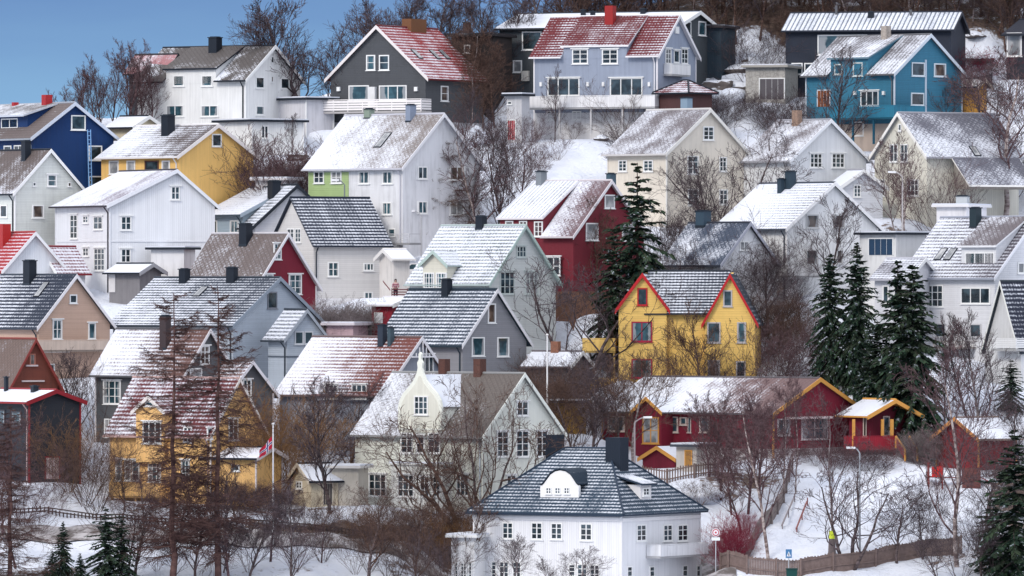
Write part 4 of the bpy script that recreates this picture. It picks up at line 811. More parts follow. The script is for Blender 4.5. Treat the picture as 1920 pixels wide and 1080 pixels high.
def bare_tree(seed, H=10., fork=.25, spread=.75, nb=11, up=.25, twist=.17, maxl=4, tw=.0098, stems=1, lean=0., r0=.16, lenf=.42, dens=1.):
    r = random.Random(seed); T, Cn = [], []
    def grow(p, d, ln, rad, lv):
        n = (7, 5, 4, 3, 2)[lv]; st = ln/n; kids = [nb, 7, 6, 5, 0][lv] if lv < maxl else 0
        if lv > 0: kids = int(round(kids*dens*(.7+.6*r.random())))
        marks = sorted((fork if lv == 0 else .18)+(1-(fork if lv == 0 else .18))*((k+r.random())/max(kids, 1)) for k in range(kids)); mi = 0
        for k in range(n):
            d2 = (d+rv(r)*twist*(.45 if lv == 0 else 1)+Z*up*(.3 if lv < 2 else .5)*.5).normalized()
            t1 = (k+1)/n; ra = rad*(1-.75*k/n); rb = max(rad*(1-.75*t1), tw)
            p2 = p+d2*st; (T if lv == 0 else Cn).append((*p, *p2, max(ra, tw), rb))
            while mi < len(marks) and marks[mi] <= t1+1e-6:
                f = marks[mi]; q_ = p+(p2-p)*max(0, min(1, (f-k/n)*n)); mi += 1
                side = d2.cross(rv(r)).normalized(); el = spread*(.75+.5*r.random())
                nd = (d2*math.cos(el)+side*math.sin(el)+Z*.12).normalized()
                base = ln*lenf*1.25*(1.15-.75*f) if lv == 0 else ln*(.62-.22*f)
                rr = max((rad*(1-.75*f))*.62, tw)
                grow(q_, nd, base*(.75+.5*r.random()), rr, lv+1)
            p, d = p2, d2
    for s_ in range(stems):
        a = 2*math.pi*(s_+r.random()*.6)/stems; k = 0 if stems == 1 else .28+.4*r.random()
        d = Vector((math.cos(a)*k+lean, math.sin(a)*k, 1)).normalized()
        grow(Vector((math.cos(a)*.15*(stems > 1), math.sin(a)*.15*(stems > 1), -.3)), d, H*.82*(.7+.3*r.random() if stems > 1 else 1), r0*(1 if stems == 1 else .6), 0)
    return T, Cn
def larch(seed, H=10., tw=.0062, droop=.18, wid=.25, nb=84):
    r = random.Random(seed); T, Cn = [], []; n = 14; pts = []
    for k in range(n+1): pts.append(Vector((r.gauss(0,.03), r.gauss(0,.03), -.3+(H+.3)*k/n)))
    rad = lambda t: .105*(1-t)+.01
    for k in range(n): T.append((*pts[k], *pts[k+1], rad(k/n), rad((k+1)/n)))
    for b in range(nb):
        t = .14+.85*(b+r.random())/nb; p = pts[int(t*n)].lerp(pts[min(n, int(t*n)+1)], t*n % 1)
        a = r.random()*6.283; ln = H*wid*(1.08-t)**.75*(.6+.6*r.random()); d = Vector((math.cos(a), math.sin(a), .28-droop)); m_ = 6; rr = .018*(1.15-t)+tw
        for k in range(m_):
            d2 = (d+rv(r)*.13+Z*(-.10+.09*k)).normalized(); p2 = p+d2*ln/m_; Cn.append((*p, *p2, rr*(1-k/m_*.7), max(rr*(1-(k+1)/m_*.7), tw)))
            for j in range(6):
                q_ = p.lerp(p2, r.random()); sd_ = d2.cross(Z).normalized()*(1 if r.random() < .5 else -1)
                e = (d2*.6+sd_*(.3+.6*r.random())+Z*(-.5+.45*r.random())).normalized(); l2 = ln*.30*(.5+r.random()); q2 = q_+e*l2*.5; q3 = q2+(e+rv(r)*.3-Z*.15).normalized()*l2*.5
                Cn.append((*q_, *q2, tw*1.1, tw)); Cn.append((*q2, *q3, tw, tw*.7))
                for z_ in range(3):
                    w_ = q_.lerp(q3, r.random()); Cn.append((*w_, *(w_+(e+rv(r)*.7).normalized()*l2*.35), tw*.8, tw*.6))
            p, d = p2, d2
    return T, Cn
def spruce_mesh(seed, H=10., wid=.21, dens=1., irregular=.25):
    r = random.Random(seed); T = []; V = []; Fq = []
    for k in range(8): T.append((0,0,-.3+(H+.2)*k/8, 0,0,-.3+(H+.2)*(k+1)/8, .12*(1-k/8)+.015, .12*(1-(k+1)/8)+.015))
    def card(p, e, sd_, ln, wd):
        i = len(V); V.extend([p-sd_*wd*.5, p+e*ln*.5-sd_*wd*.62, p+e*ln, p+e*ln*.5+sd_*wd*.62, p+sd_*wd*.5]); Fq.append((i,i+1,i+2,i+3,i+4))
    nw = int(46*dens)
    for w_ in range(nw):
        t = .05+.94*(w_+.5*r.random())/nw; nbr = 6 if t < .8 else 4
        for b in range(nbr):
            a = 6.283*(b+r.random()*.8)/nbr; ln = H*wid*(1.02-t)**.85*(1-irregular+2*irregular*r.random())
            out_ = Vector((math.cos(a), math.sin(a), 0)); sd_ = Vector((-out_.y, out_.x, 0)); p = Vector((0,0,min(.985, max(.04, t+r.uniform(-.02,.02)))*H)); d = (out_+Z*((.28 if t > .6 else -.05)+r.uniform(-.22,.22))).normalized(); m_ = max(3, int(ln/.28)); st = ln/m_
            for k in range(m_):
                f = k/m_; d2 = (d-Z*(.30*(1-f)-.10*f)*(1.3-t)+rv(r)*.06).normalized(); p2 = p+d2*st
                T.append((*p, *p2, .02*(1-f)+.006, .018*(1-f)+.004))
                for j in range(int(6+5*(1-f))):
                    q_ = p.lerp(p2, r.random()); s_ = 1 if j % 2 else -1; el = (.5+.5*r.random())*(1-.5*f)
                    e = (d2*(.45+.4*r.random())+sd_*s_*el-Z*(-.05+.75*r.random())).normalized(); nrm = (e.cross(Z)+rv(r)*.35).normalized()
                    card(q_, e, nrm, (.24+.22*r.random())*min(1, ln*.9+.2), .10+.05*r.random())
                p, d = p2, d2
    me = bpy.data.meshes.new('crown'); me.from_pydata([tuple(v) for v in V], [], Fq); me.update(); return T, me
def greenm():
    q = NT('spruce_needles', .85, .15); q.b.inputs['Roughness'].default_value = .9
    g = q.n('ShaderNodeNewGeometry'); ta = q.n('ShaderNodeTexCoord').outputs['Object']
    c = q.mix(g.outputs['Random Per Island'], (.007,.020,.017), (.035,.065,.036))
    sp = q.n('ShaderNodeSeparateXYZ'); q.t.links.new(g.outputs['Normal'], sp.inputs[0]); nn = q.noise(ta, .9, 3)
    c = q.mix(q.ramp(nn, .4, .68, 0, .5), c, (.045,.05,.028))
    wn = q.ramp(q.noise(ta, 3.5, 2), .60, .70, 0, .8)
    return q.col(q.mix(wn, c, (.42,.46,.52)))
GREEN = greenm()
BK = {'dark': bark((.05,.038,.038), (.13,.10,.10)), 'brown': bark((.06,.035,.03), (.14,.088,.07)), 'birch': bark((.42,.36,.34), (.13,.09,.085)),
      'twig': bark((.045,.034,.038), (.12,.09,.098)), 'larch': bark((.05,.028,.028), (.12,.068,.06)), 'grey': bark((.12,.10,.10), (.26,.22,.22)),
      'red': bark((.14,.012,.03), (.26,.035,.06)), 'orange': bark((.13,.07,.035), (.25,.14,.07)), 'purple': bark((.065,.038,.042), (.15,.095,.10))}
PROTO = {}
def proto(kind, var, tb, cb):
    key = (kind, var, tb, cb)
    if key in PROTO: return PROTO[key]
    mk = ('m', kind, var)
    if mk not in PROTO:
        sd_ = var*17+{'broad': 1, 'tall': 2, 'birch': 3, 'orchard': 4, 'shrub': 5, 'larch': 6, 'spruce': 7, 'pine': 8, 'bush': 9}[kind]
        if kind == 'broad': T, K = bare_tree(sd_, fork=.16, spread=.70, nb=13, dens=.82, lenf=.5)
        elif kind == 'tall': T, K = bare_tree(sd_, fork=.14, spread=.52, nb=16, up=.3, lenf=.36, r0=.12, dens=.75)
        elif kind == 'birch': T, K = bare_tree(sd_, fork=.2, spread=.6, nb=15, up=.12, lenf=.36, r0=.11, tw=.0088, dens=.75)
        elif kind == 'orchard': T, K = bare_tree(sd_, fork=.1, spread=.8, nb=6, stems=3, lenf=.5, twist=.26, r0=.2, dens=.66, up=.3)
        elif kind == 'shrub': T, K = bare_tree(sd_, fork=.1, spread=.55, nb=6, stems=8, lenf=.5, r0=.05, tw=.009, dens=.62, maxl=3)
        elif kind == 'bush': T, K = bare_tree(sd_, fork=.05, spread=.8, nb=7, stems=11, lenf=.5, r0=.04, tw=.011, dens=.62, maxl=3, up=.45)
        elif kind == 'larch': T, K = larch(sd_)
        if kind in ('spruce', 'pine'):
            T, cm_ = spruce_mesh(sd_, wid=.25 if kind == 'spruce' else .22, dens=1.0 if kind == 'spruce' else .62, irregular=.42 if kind == 'spruce' else .62)
            PROTO[mk] = (segmesh('trunk', T, 4), cm_)
        else: PROTO[mk] = (segmesh('trunk', T, 7), segmesh('crown', K, 3))
    a, b = PROTO[mk]; a, b = a.copy(), b.copy()
    a.materials.append(BK[tb]); b.materials.append(GREEN if kind in ('spruce', 'pine') else BK[cb])
    PROTO[key] = (a, b); return a, b
RT_ = random.Random(11)
def tree(kind, px, yb, yt, label, wf=1., tb='dark', cb='twig', group=None, cat=None, var=None, name=None, lean=0., rot=None, D=None):
    var = RT_.randrange(3) if var is None else var
    a, b = proto(kind, var, tb, cb)
    base = gpt(px, yb) if D is None else Vector(((px-960)/F*D, D, gz((px-960)/F*D, D)))
    Hh = (540-yt)/F*base.y-base.z
    s_ = Hh/{'broad': 9.6, 'tall': 9.8, 'birch': 9.6, 'orchard': 8.2, 'shrub': 7.6, 'bush': 7.2, 'larch': 10., 'spruce': 10., 'pine': 10.}[kind]
    nm = name or {'broad': 'bare_tree', 'tall': 'bare_tree', 'birch': 'birch_tree', 'orchard': 'bare_tree', 'shrub': 'bare_shrub', 'bush': 'bush', 'larch': 'larch_tree', 'spruce': 'spruce_tree', 'pine': 'conifer_tree'}[kind]
    r = empty(nm, base-Z*.05, label, cat or ('shrub' if kind in ('shrub', 'bush') else 'tree'), group)
    for part, m_ in (('trunk', a), ('crown', b)):
        o = bpy.data.objects.new(part, m_); COL.objects.link(o); o.parent = r
    r.scale = (s_*wf, s_*wf, s_); r.rotation_euler = (0, lean, RT_.random()*6.28 if rot is None else rot)
    return r
# ---------------------------------------------------------------- planting, one line per tree: kind, px, foot, top, label
T_ = tree
# two tall larches and their neighbours, lower left
T_('larch',325,1112,548,'tall bare larch in front of the orange villa, left one of the two tallest larches',1.12,'larch','larch',var=0,rot=.3)
T_('larch',408,1106,535,'tall bare larch in front of the orange villa, right one of the two tallest larches',1.08,'larch','larch',var=1,rot=1.2)
T_('larch',20,1120,760,'bare larch rising from the bottom left corner in front of the black house',1.3,'larch','larch',var=2)
T_('larch',833,434,208,'dark bare larch with level branches in front of the green-ended house',1.35,'brown','brown',var=1)
T_('birch',905,440,212,'pale-trunked birch between the green-ended house and the maroon house',1.15,'birch','purple',var=0)
T_('broad',945,430,225,'dark bare tree beside the pale-trunked birch, below the grey-blue house',.8,'dark','twig',var=1)
T_('broad',1175,345,232,'small bare tree in front of the steep grey roof of the cream rendered house',1.0,'dark','twig',var=2)
# spruces
T_('pine',1195,650,300,'tall thin-crowned spruce with dark sparse boughs between the maroon and the cream rendered house',1.12,'brown','twig',var=0)
T_('pine',1150,665,420,'ragged lower conifer at the corner of the maroon house, left of the thin-crowned spruce',1.15,'brown','twig',var=1)
T_('spruce',1557,712,470,'dark spruce below the striped-roof white house, leftmost of the four dark spruces',.98,'dark','twig',var=0)
T_('spruce',1607,725,452,'dark spruce with the highest tip, second from the left of the four dark spruces',.95,'dark','twig',var=1)
T_('spruce',1683,800,486,'dark spruce behind the orange porch gable, third from the left of the four dark spruces',1.0,'dark','twig',var=2)
T_('spruce',1712,815,488,'broad dark spruce behind the orange porch gable, rightmost of the four dark spruces',1.08,'dark','twig',var=0)
T_('spruce',1645,790,600,'shorter dark spruce filling the gap in the middle of the group of dark spruces',1.3,'dark','twig',var=1)
T_('pine',1902,1105,800,'big dark pine at the bottom right edge of the picture',1.6,'dark','twig',var=2)
T_('pine',1862,1075,925,'low dark green pine leaning out left of the big pine at the bottom right',1.7,'dark','twig',var=1)
T_('pine',1895,770,672,'dark green juniper-like conifer below the white A-frame house',1.9,'dark','twig',var=0)
T_('spruce',118,1098,976,'slender young spruce standing in the snow at the bottom left',1.05,'dark','twig',var=1,name='young_spruce')
T_('spruce',98,1106,1030,'low bushy young spruce left of the slender one at the bottom left',1.4,'dark','twig',var=0,name='young_spruce')
T_('spruce',150,1106,1036,'low bushy young spruce right of the slender one at the bottom left',1.3,'dark','twig',var=2,name='young_spruce')
T_('pine',198,1110,948,'dark green young pine, left of the pair below the orange villa',1.5,'dark','twig',var=0,name='young_pine')
T_('pine',228,1108,962,'dark green young pine, right of the pair below the orange villa',1.5,'dark','twig',var=1,name='young_pine')
# skyline left
for k,(x,t,w_) in enumerate([(112,168,.8),(140,132,.9),(165,118,.9),(190,100,.95),(212,84,.95),(232,62,1.0),(250,72,.95),(268,84,1.0),(285,100,.9),(125,160,.9),(178,115,1)]):
    T_('tall',x,226+random.randint(-6,4),t,'slender purple-brown bare tree in the thicket between the navy house and the top-left white house',w_*.95,'purple','purple',group='thicket on the left skyline',var=k%3)
T_('broad',472,200,38,'rounded bare tree just behind the chimney end of the top-left white house',.95,'dark','twig',var=0)
T_('tall',530,200,-15,'tall bare birch on the skyline directly behind the top-left white house',1.3,'dark','twig',var=1)
T_('tall',580,204,-25,'tallest bare tree on the skyline between the white house and the dark grey house',1.5,'dark','twig',var=2)
T_('tall',618,200,45,'thin bare tree close to the left bargeboard of the dark grey house',1.0,'dark','twig',var=0)
T_('broad',672,175,2,'bare rounded tree above the left roof slope of the dark grey house',1.1,'dark','twig',var=1)
for k,(x,t) in enumerate([(722,-18),(750,-40),(785,-30),(812,-45),(842,-35),(872,-22),(905,-40),(955,-34),(1000,-28)]):
    T_('tall',x,128-(k%3)*14,t,'bare tree in the row behind the ridge of the red tiled roof',1.05+.1*(k%2),'dark','twig',group='trees behind the red tiled roof',var=k%3)
for k,(x,b,t) in enumerate([(868,195,60),(890,185,25),(928,195,60)]):
    T_('birch',x,b,t,'slim bare birch standing before the dark brown timber house on the ridge',1.0,'grey' if k%2 else 'brown','brown',group='birches before the brown timber house',var=k%3)
# wood along the top
rr = random.Random(5)
for k in range(96):
    x = 1035+k*9.4+rr.uniform(-8,8); yb = rr.choice((52,40,26,12,-6))+rr.uniform(-5,5)
    if 1790 < x: yb -= 2
    T_('tall' if k%3 else 'birch',x,yb,yb-rr.uniform(120,190),'bare tree in the leafless wood along the top edge of the picture',1.15,'brown' if k%4 else 'grey','brown' if k%3 else 'twig',group='leafless wood above the houses',var=k%3)
for k in range(26):
    x = 1350+k*22+rr.uniform(-10,10); yb = rr.choice((48,36,22))
    T_('shrub',x,yb,yb-rr.uniform(22,42),'brown undergrowth bush at the foot of the leafless wood',2.0,'brown','brown',group='undergrowth of the leafless wood',var=k%3)
# upper right
T_('birch',905+0,262,120,'thin reddish birch in front of the right end of the red tiled roof',.9,'brown','brown',var=1)
T_('birch',880,262,100,'thin pale birch crossing the brown wall below the red tiled roof',.9,'grey','brown',var=2)
T_('tall',1040,262,120,'spindly bare tree standing under the white deck of the grey-blue house',.7,'dark','twig',var=0)
T_('shrub',1165,262,168,'bare reddish shrub at the right end of the white deck',1.3,'brown','brown',var=1)
T_('tall',1578,292,72,'dark bare tree in front of the left half of the turquoise house',1.1,'dark','twig',var=2)
T_('tall',1778,240,96,'dark bare tree in front of the right corner of the turquoise house',1.1,'dark','twig',var=0)
T_('broad',1735,222,110,'bare tree standing close to the gable of the turquoise house',.8,'dark','twig',var=1)
T_('birch',1885,385,78,'big birch with pale trunk at the right edge above the sweeping slate roof',1.5,'birch','purple',var=1)
T_('broad',1840,240,110,'small bare tree on the snowy slope right of the turquoise house',1.0,'dark','twig',var=2)
T_('broad',1868,230,150,'low bare tree between the turquoise house and the right edge',1.2,'dark','twig',var=0)
T_('orchard',1450,352,206,'gnarled dark fruit tree in front of the white house with sweeping eaves',1.25,'dark','twig',var=0)
T_('orchard',1380,440,250,'wide bare tree in front of the gable of the cream rendered house',1.15,'dark','twig',var=1)
T_('tall',1350,470,270,'upright bare tree left of the wide one before the cream rendered house',.9,'dark','twig',var=2)
T_('broad',1310,470,330,'bare tree hiding the lower windows of the cream rendered house',1.3,'dark','twig',var=0)
T_('tall',1555,560,350,'many-branched bare tree in front of the gable of the striped-roof white house',1.15,'dark','twig',var=1)
T_('birch',1700,460,238,'pale thin birch in front of the cream house with the sweeping roof',.8,'birch','purple',var=2)
T_('birch',1680,440,255,'slanting pale birch left of the cream sweeping-roof house door',.75,'grey','purple',var=0,lean=-.1)
T_('shrub',1748,415,310,'purple-brown bare shrub against the beige wall under the sweeping roof',1.3,'purple','purple',var=0)
T_('shrub',1770,420,335,'lower purple-brown shrub right of the larger one under the sweeping roof',1.3,'purple','purple',var=1)
for k,x in enumerate(range(1230,1480,22)):
    T_('shrub',x,214+((k*7)%14),172+((k*5)%12),'dark snowy shrub in the hedge behind the cream rendered house',1.6,'dark','twig',group='hedge below the rocks',var=k%3)
for k,(x,b,t) in enumerate([(1410,120,70),(1380,90,40),(1500,232,180),(1470,250,205),(1860,300,262),(1905,320,250),(1900,200,150)]):
    T_('shrub',x,b,t,['dark shrub among the snowy rocks under the wood, the lower one','dark shrub among the snowy rocks under the wood, the upper one','shrub at the left end of the turquoise balcony','dark shrub left of the stone chimney of the sweeping-eaves house','shrub below the big birch at the right edge','shrub tangle on the right edge beside the slate roof','shrub tangle on the right edge below the black house'][k],1.7,'dark','twig',var=k%3)
# hedges left and centre
for k,x in enumerate(range(482,580,12)):
    T_('shrub',x,345,286-(k%2)*4,'snow-dusted dark shrub in the hedge right of the yellow gabled house',1.7,'dark','purple',group='hedge beside the yellow gabled house',var=k%3)
for k,x in enumerate(range(600,700,11)):
    T_('bush',x,634,580+(k%2)*4,'snow-dusted grey shrub in the clipped hedge below the off-white clapboard house',1.5,'grey','grey',group='hedge below the clapboard house',var=k%3)
T_('tall',548,290,205,'thin bare sapling in front of the flat-roofed white garage',.9,'grey','twig',var=1)
for k,(x,b,t) in enumerate([(965,300,225),(1000,262,215),(985,345,292),(1045,300,258),(1075,250,225),(1015,320,280)]):
    T_('shrub',x,b,t,['brown shrub clump on the snow left of the grey-blue house','brown shrub at the left foot of the white deck','shrub behind the ridge of the snowy dormer roof, the left one','reddish shrub on the snow slope below the grey-blue house','small reddish shrub right beside the basement wall of the deck house','shrub behind the ridge of the snowy dormer roof, the right one'][k],1.5,'brown','purple',var=k%3)
T_('broad',975,395,255,'bare purple tree left of the snowy dormer roof of the maroon house',1.0,'purple','purple',var=2)
T_('birch',1085,560,372,'bare birch in front of the maroon house wall, left one',1.1,'brown','brown',var=0)
T_('birch',1125,570,362,'bare birch in front of the maroon house wall, right one',1.0,'brown','brown',var=2)
T_('orchard',1085,700,468,'crooked dark tree reaching left over the pale grey-green gable',1.2,'dark','twig',var=1,lean=-.25)
T_('orchard',1120,660,540,'low crooked tree between the maroon house and the bright yellow house',1.2,'dark','twig',var=2)
for k,(x,b,t) in enumerate([(1255,500,400),(1300,505,400),(1345,560,425),(1375,575,440),(1405,585,455),(1440,600,470),(1465,560,470),(1390,620,500),(1425,628,530)]):
    T_('broad' if k%2 else 'shrub',x,b,t,'grey bare tree in the tangle hiding the slate-roofed house',1.25,'dark','twig',group='tangle before the slate-roofed house',var=k%3)
for k,(x,b,t,c) in enumerate([(1455,640,560,'brown'),(1480,640,570,'brown'),(1510,636,575,'brown'),(1495,665,600,'brown'),(1530,700,620,'purple'),(1445,700,620,'purple'),(1475,705,640,'purple')]):
    T_('bush',x,b,t,'rusty brown bush on the snow slope right of the bright yellow house',1.2,c,c,group='bushes right of the bright yellow house',var=k%3)
T_('tall',1317,720,560,'bare tree in front of the right gable of the bright yellow house',1.1,'brown','brown',var=0)
T_('orchard',1345,722,640,'small crooked tree at the foot of the right yellow gable',1.0,'dark','twig',var=0)
T_('shrub',1240,730,650,'bare brown shrub before the left yellow gable window',1.2,'brown','brown',var=1)
T_('birch',1185,870,640,'tall bare birch between the bright yellow balconies and the red hall entrance',1.15,'grey','brown',var=1)
T_('tall',1160,850,655,'bare tree left of the tall birch by the red hall entrance',1.0,'dark','brown',var=2)
T_('broad',1110,860,690,'dark bare tree behind the left chimney of the hip-roofed house',1.1,'dark','twig',var=0)
T_('broad',1075,850,705,'dark bare tree behind the blue-black chimneys, beside the mustard shed',1.0,'dark','brown',var=1)
T_('broad',1115,760,655,'bare tree under the yellow balconies',1.2,'dark','twig',var=2)
for k,(x,b,t) in enumerate([(1060,740,670),(1045,770,700),(1010,800,735),(1095,800,735),(1130,790,730)]):
    T_('shrub',x,b,t,'dark tangled shrub on the slope between the ornate villa and the yellow balconies',1.5,'dark','twig',group='shrubs behind the flagpole',var=k%3)
# beside the red hall
for k,(x,b,t) in enumerate([(1330,905,735),(1352,935,745),(1378,915,720),(1402,960,740),(1425,935,735),(1372,965,800),(1340,880,760),(1415,905,760),(1390,990,830)]):
    T_('birch' if k%2 else 'tall',x,b,t,'bare tree in the dense purple-brown thicket in front of the red hall roof',1.2,'purple','purple',group='thicket before the red hall',var=k%3)
T_('birch',1442,1045,700,'crooked pale-trunked birch inside the curved fence, in front of the thicket',.9,'birch','purple',var=0,lean=-.03)
T_('birch',1470,945,690,'slender white birch before the red hall gable, left one',.7,'birch','purple',var=1)
T_('birch',1492,930,705,'slender white birch before the red hall gable, right one',.65,'birch','purple',var=2)
T_('birch',1560,1046,720,'birch wearing a yellow band in the fenced yard',.75,'grey','purple',var=1)
T_('orchard',1597,1064,835,'wide-branching dark tree in the middle of the snowy fenced yard',1.25,'dark','twig',var=2,name='bare_tree')
T_('broad',1682,1058,918,'small round bare tree in the fenced yard, right of the wide-branching one',1.3,'dark','twig',var=0)
T_('birch',1795,1065,640,'tall birch with pale trunk in front of the small red shed',1.05,'birch','purple',var=2)
T_('birch',1770,800,590,'white-stemmed young birch right of the dark spruces',.8,'grey','purple',var=0)
T_('tall',1840,800,560,'bare leaning tree in front of the terrace of the large white house',1.0,'grey','twig',var=1,lean=.06)
T_('tall',1815,790,580,'bare tree between the spruces and the A-frame house',.9,'dark','twig',var=2)
for k,(x,b,t) in enumerate([(1745,1000,900),(1730,1050,930),(1830,1030,900),(1850,990,840),(1880,950,840),(1840,1085,960),(1800,1095,985),(1760,1100,1000),(1880,1090,985),(1900,900,800),(1875,840,740),(1910,850,740),(1850,900,820)]):
    T_('broad' if k%2 else 'shrub',x,b,t,'bare tree or shrub of the tangle along the lower right edge',1.3,'dark','twig',group='tangle at the lower right',var=k%3)
for k,x in enumerate(range(1500,1680,15)):
    T_('bush',x,868+(k%3)*6,838+(k%2)*6,'low dark bush in the row under the windows of the red hall',1.4,'dark','purple',group='bushes under the red hall',var=k%3)
for k,x in enumerate(range(1710,1790,16)):
    T_('bush',x,846,815,'frosty grey bush behind the stairs of the red hall',1.4,'grey','grey',group='frosty bushes by the red hall stairs',var=k%3)
for k,(x,b,t) in enumerate([(1368,1025,985),(1388,1008,968),(1356,1040,1000),(1405,995,962),(1380,1028,992)]):
    T_('bush',x,b,t,'crimson-stemmed bush beside the path and the round red sign',.95,'red','red',group='crimson bushes by the curved fence',var=k%3)
T_('bush',1312,948,905,'dark olive bush on the snow bank right of the hip roof',1.8,'orange','brown',var=1)
T_('bush',1802,116,98,'small crimson bush on the snow right of the navy house with metal roof',2.2,'red','red',var=2)
# lower left and centre
T_('broad',152,790,655,'bare tree against the tan house wall under its balcony',1.1,'dark','twig',var=1)
T_('shrub',178,790,690,'bare shrub right of the tree under the tan house balcony',1.1,'dark','brown',var=0)
for k,(x,b,t,c) in enumerate([(130,925,800,'orange'),(160,945,790,'brown'),(185,955,815,'dark'),(110,935,850,'brown'),(175,965,860,'dark')]):
    T_('shrub',x,b,t,'brown leafless shrub between the black house and the orange villa',1.2,c,'orange' if c=='orange' else 'brown',group='shrubs beside the black house',var=k%3)
for k,(x,b,t) in enumerate([(20,960,780),(45,985,860),(5,1010,880),(70,1000,920),(30,1060,940)]):
    T_('shrub' if k%2 else 'broad',x,b,t,'bare reddish tree or shrub in front of the black house at the left edge',1.3,'purple','purple',group='shrubs before the black house',var=k%3)
for k,(x,b,t) in enumerate([(500,915,752),(522,912,745),(545,905,765),(512,930,800),(566,900,775),(488,925,800)]):
    T_('shrub',x,b,t,'orange-brown bare willow behind the flag, right of the orange villa',1.15,'orange','orange',group='orange-brown willows by the flag',var=k%3)
T_('tall',620,968,690,'big dark bare tree standing before the garden shed',1.2,'dark','twig',var=2)
T_('broad',655,875,715,'dark bare tree behind the garden shed, next to the ornate villa',1.0,'dark','twig',var=0)
T_('broad',585,860,705,'dark bare tree in front of the blue-grey wall, left of the garden shed roof',1.1,'dark','twig',var=1)
T_('orchard',868,985,755,'large spreading fruit tree with dark leaning trunks in front of the ornate villa',1.55,'brown','brown',var=1,name='fruit_tree')
T_('orchard',905,972,700,'tall dark tree beside the spreading fruit tree before the ornate villa',.8,'dark','brown',var=0)
T_('shrub',822,965,780,'purple twiggy shrub in front of the villa bay',1.0,'purple','purple',var=2)
for k,(x,b,t) in enumerate([(500,962,912),(528,965,920),(470,965,908),(445,960,905),(418,965,918)]):
    T_('bush',x,b,t,'wine-red bush in the row below the orange annex and the garden shed',1.6,'purple','purple',group='wine-red garden bushes',var=k%3)
for k in range(15):
    x = 672+k*14.5+rr.uniform(-5,5); b = rr.uniform(982,1022)
    T_('bush',x,b,b-rr.uniform(28,52),'brown bush in the broad unclipped hedge in front of the ornate villa',1.4,'brown','orange' if k%3 == 0 else 'brown',group='brown hedge before the ornate villa',var=k%3)
for k in range(8):
    x = 670+k*25+rr.uniform(-5,5); b = rr.uniform(1065,1110)
    T_('shrub',x,b,b-rr.uniform(70,120),'dark twiggy shrub at the bottom of the picture left of the hip-roofed house',1.2,'dark','twig' if k%2 else 'brown',group='twiggy shrubs at the bottom',var=k%3)
for k in range(9):
    x = 250+k*44+rr.uniform(-8,8); b = rr.uniform(1050,1105)
    T_('shrub' if k%2 else 'broad',x,b,b-rr.uniform(80,140),'thin purple bare growth in the snow around the two tall larches',1.1,'purple','purple' if k%2 else 'twig',group='undergrowth around the tall larches',var=k%3)
for k in range(14):
    x = 230+k*30+rr.uniform(-10,10); b = rr.uniform(965,998)
    T_('shrub',x,b,b-rr.uniform(30,60),'low brown shrub along the road below the orange villa',1.3,'brown','brown',group='roadside shrubs',var=k%3)
for k in range(9):
    x = k*17+rr.uniform(-5,5); T_('bush',x,1098,1072,'low russet bush at the bottom left corner',1.6,'brown','brown',group='russet bushes at the bottom left',var=k%3)
T_('tall',430,1100,870,'bare young tree right beside the right-hand tall larch',1.1,'purple','twig',var=2)
T_('tall',545,1112,900,'slender forked bare tree in the snow right of the flagpole',1.1,'dark','twig',var=0)
T_('shrub',605,1052,925,'isolated vase-shaped shrub in the snow right of the flagpole',1.1,'dark','brown',var=1)
T_('broad',958,1120,1000,'round grey bare tree in front of the left windows of the hip-roofed house',1.4,'grey','twig',var=1)
T_('broad',1085,1128,1030,'low grey bare tree in front of the middle windows of the hip-roofed house',1.6,'grey','twig',var=2)
T_('tall',1030,1128,1040,'thin grey sapling between the two round trees before the hip-roofed house',1.2,'grey','twig',var=0)
for k,(x,b,t,c) in enumerate([(255,1085,930,'purple'),(365,1100,905,'purple'),(465,1090,900,'dark'),(690,1100,910,'brown'),(780,1105,915,'brown'),(860,1060,910,'brown'),(340,1000,880,'purple'),(270,985,880,'purple'),(445,990,850,'brown'),(235,960,860,'brown')]):
    T_('tall' if k%3 else 'broad',x,b,t,'tall bare purple-brown tree of the lower left thicket',1.25,'dark',c if c != 'dark' else 'twig',group='lower left thicket',var=k%3)
for k,(x,b,t) in enumerate([(1040,800,690),(1062,815,715),(1088,822,720),(1010,770,690),(1055,770,690),(1030,842,760),(1095,775,700),(1075,835,760)]):
    T_('broad' if k%2 else 'shrub',x,b,t,'bare tree or shrub crowding the slope right of the ornate villa',1.3,'dark','brown',group='thicket right of the ornate villa',var=k%3)
for k,(x,b,t) in enumerate([(870,280,160),(925,300,190),(955,330,215),(890,350,240),(935,400,280),(860,420,290)]):
    T_('tall',x,b,t,'slender dark bare tree of the strip left of the grey-blue house',1.1,'dark','twig',group='strip of trees left of the grey-blue house',var=k%3)
for k,(x,b,t) in enumerate([(1180,640,480),(1230,520,400),(1275,585,470),(1330,590,480),(1380,560,430),(1430,570,460),(1500,610,520)]):
    T_('broad',x,b,t,'dark bare tree of the belt behind the bright yellow house',1.2,'dark','twig',group='tree belt behind the bright yellow house',var=k%3)
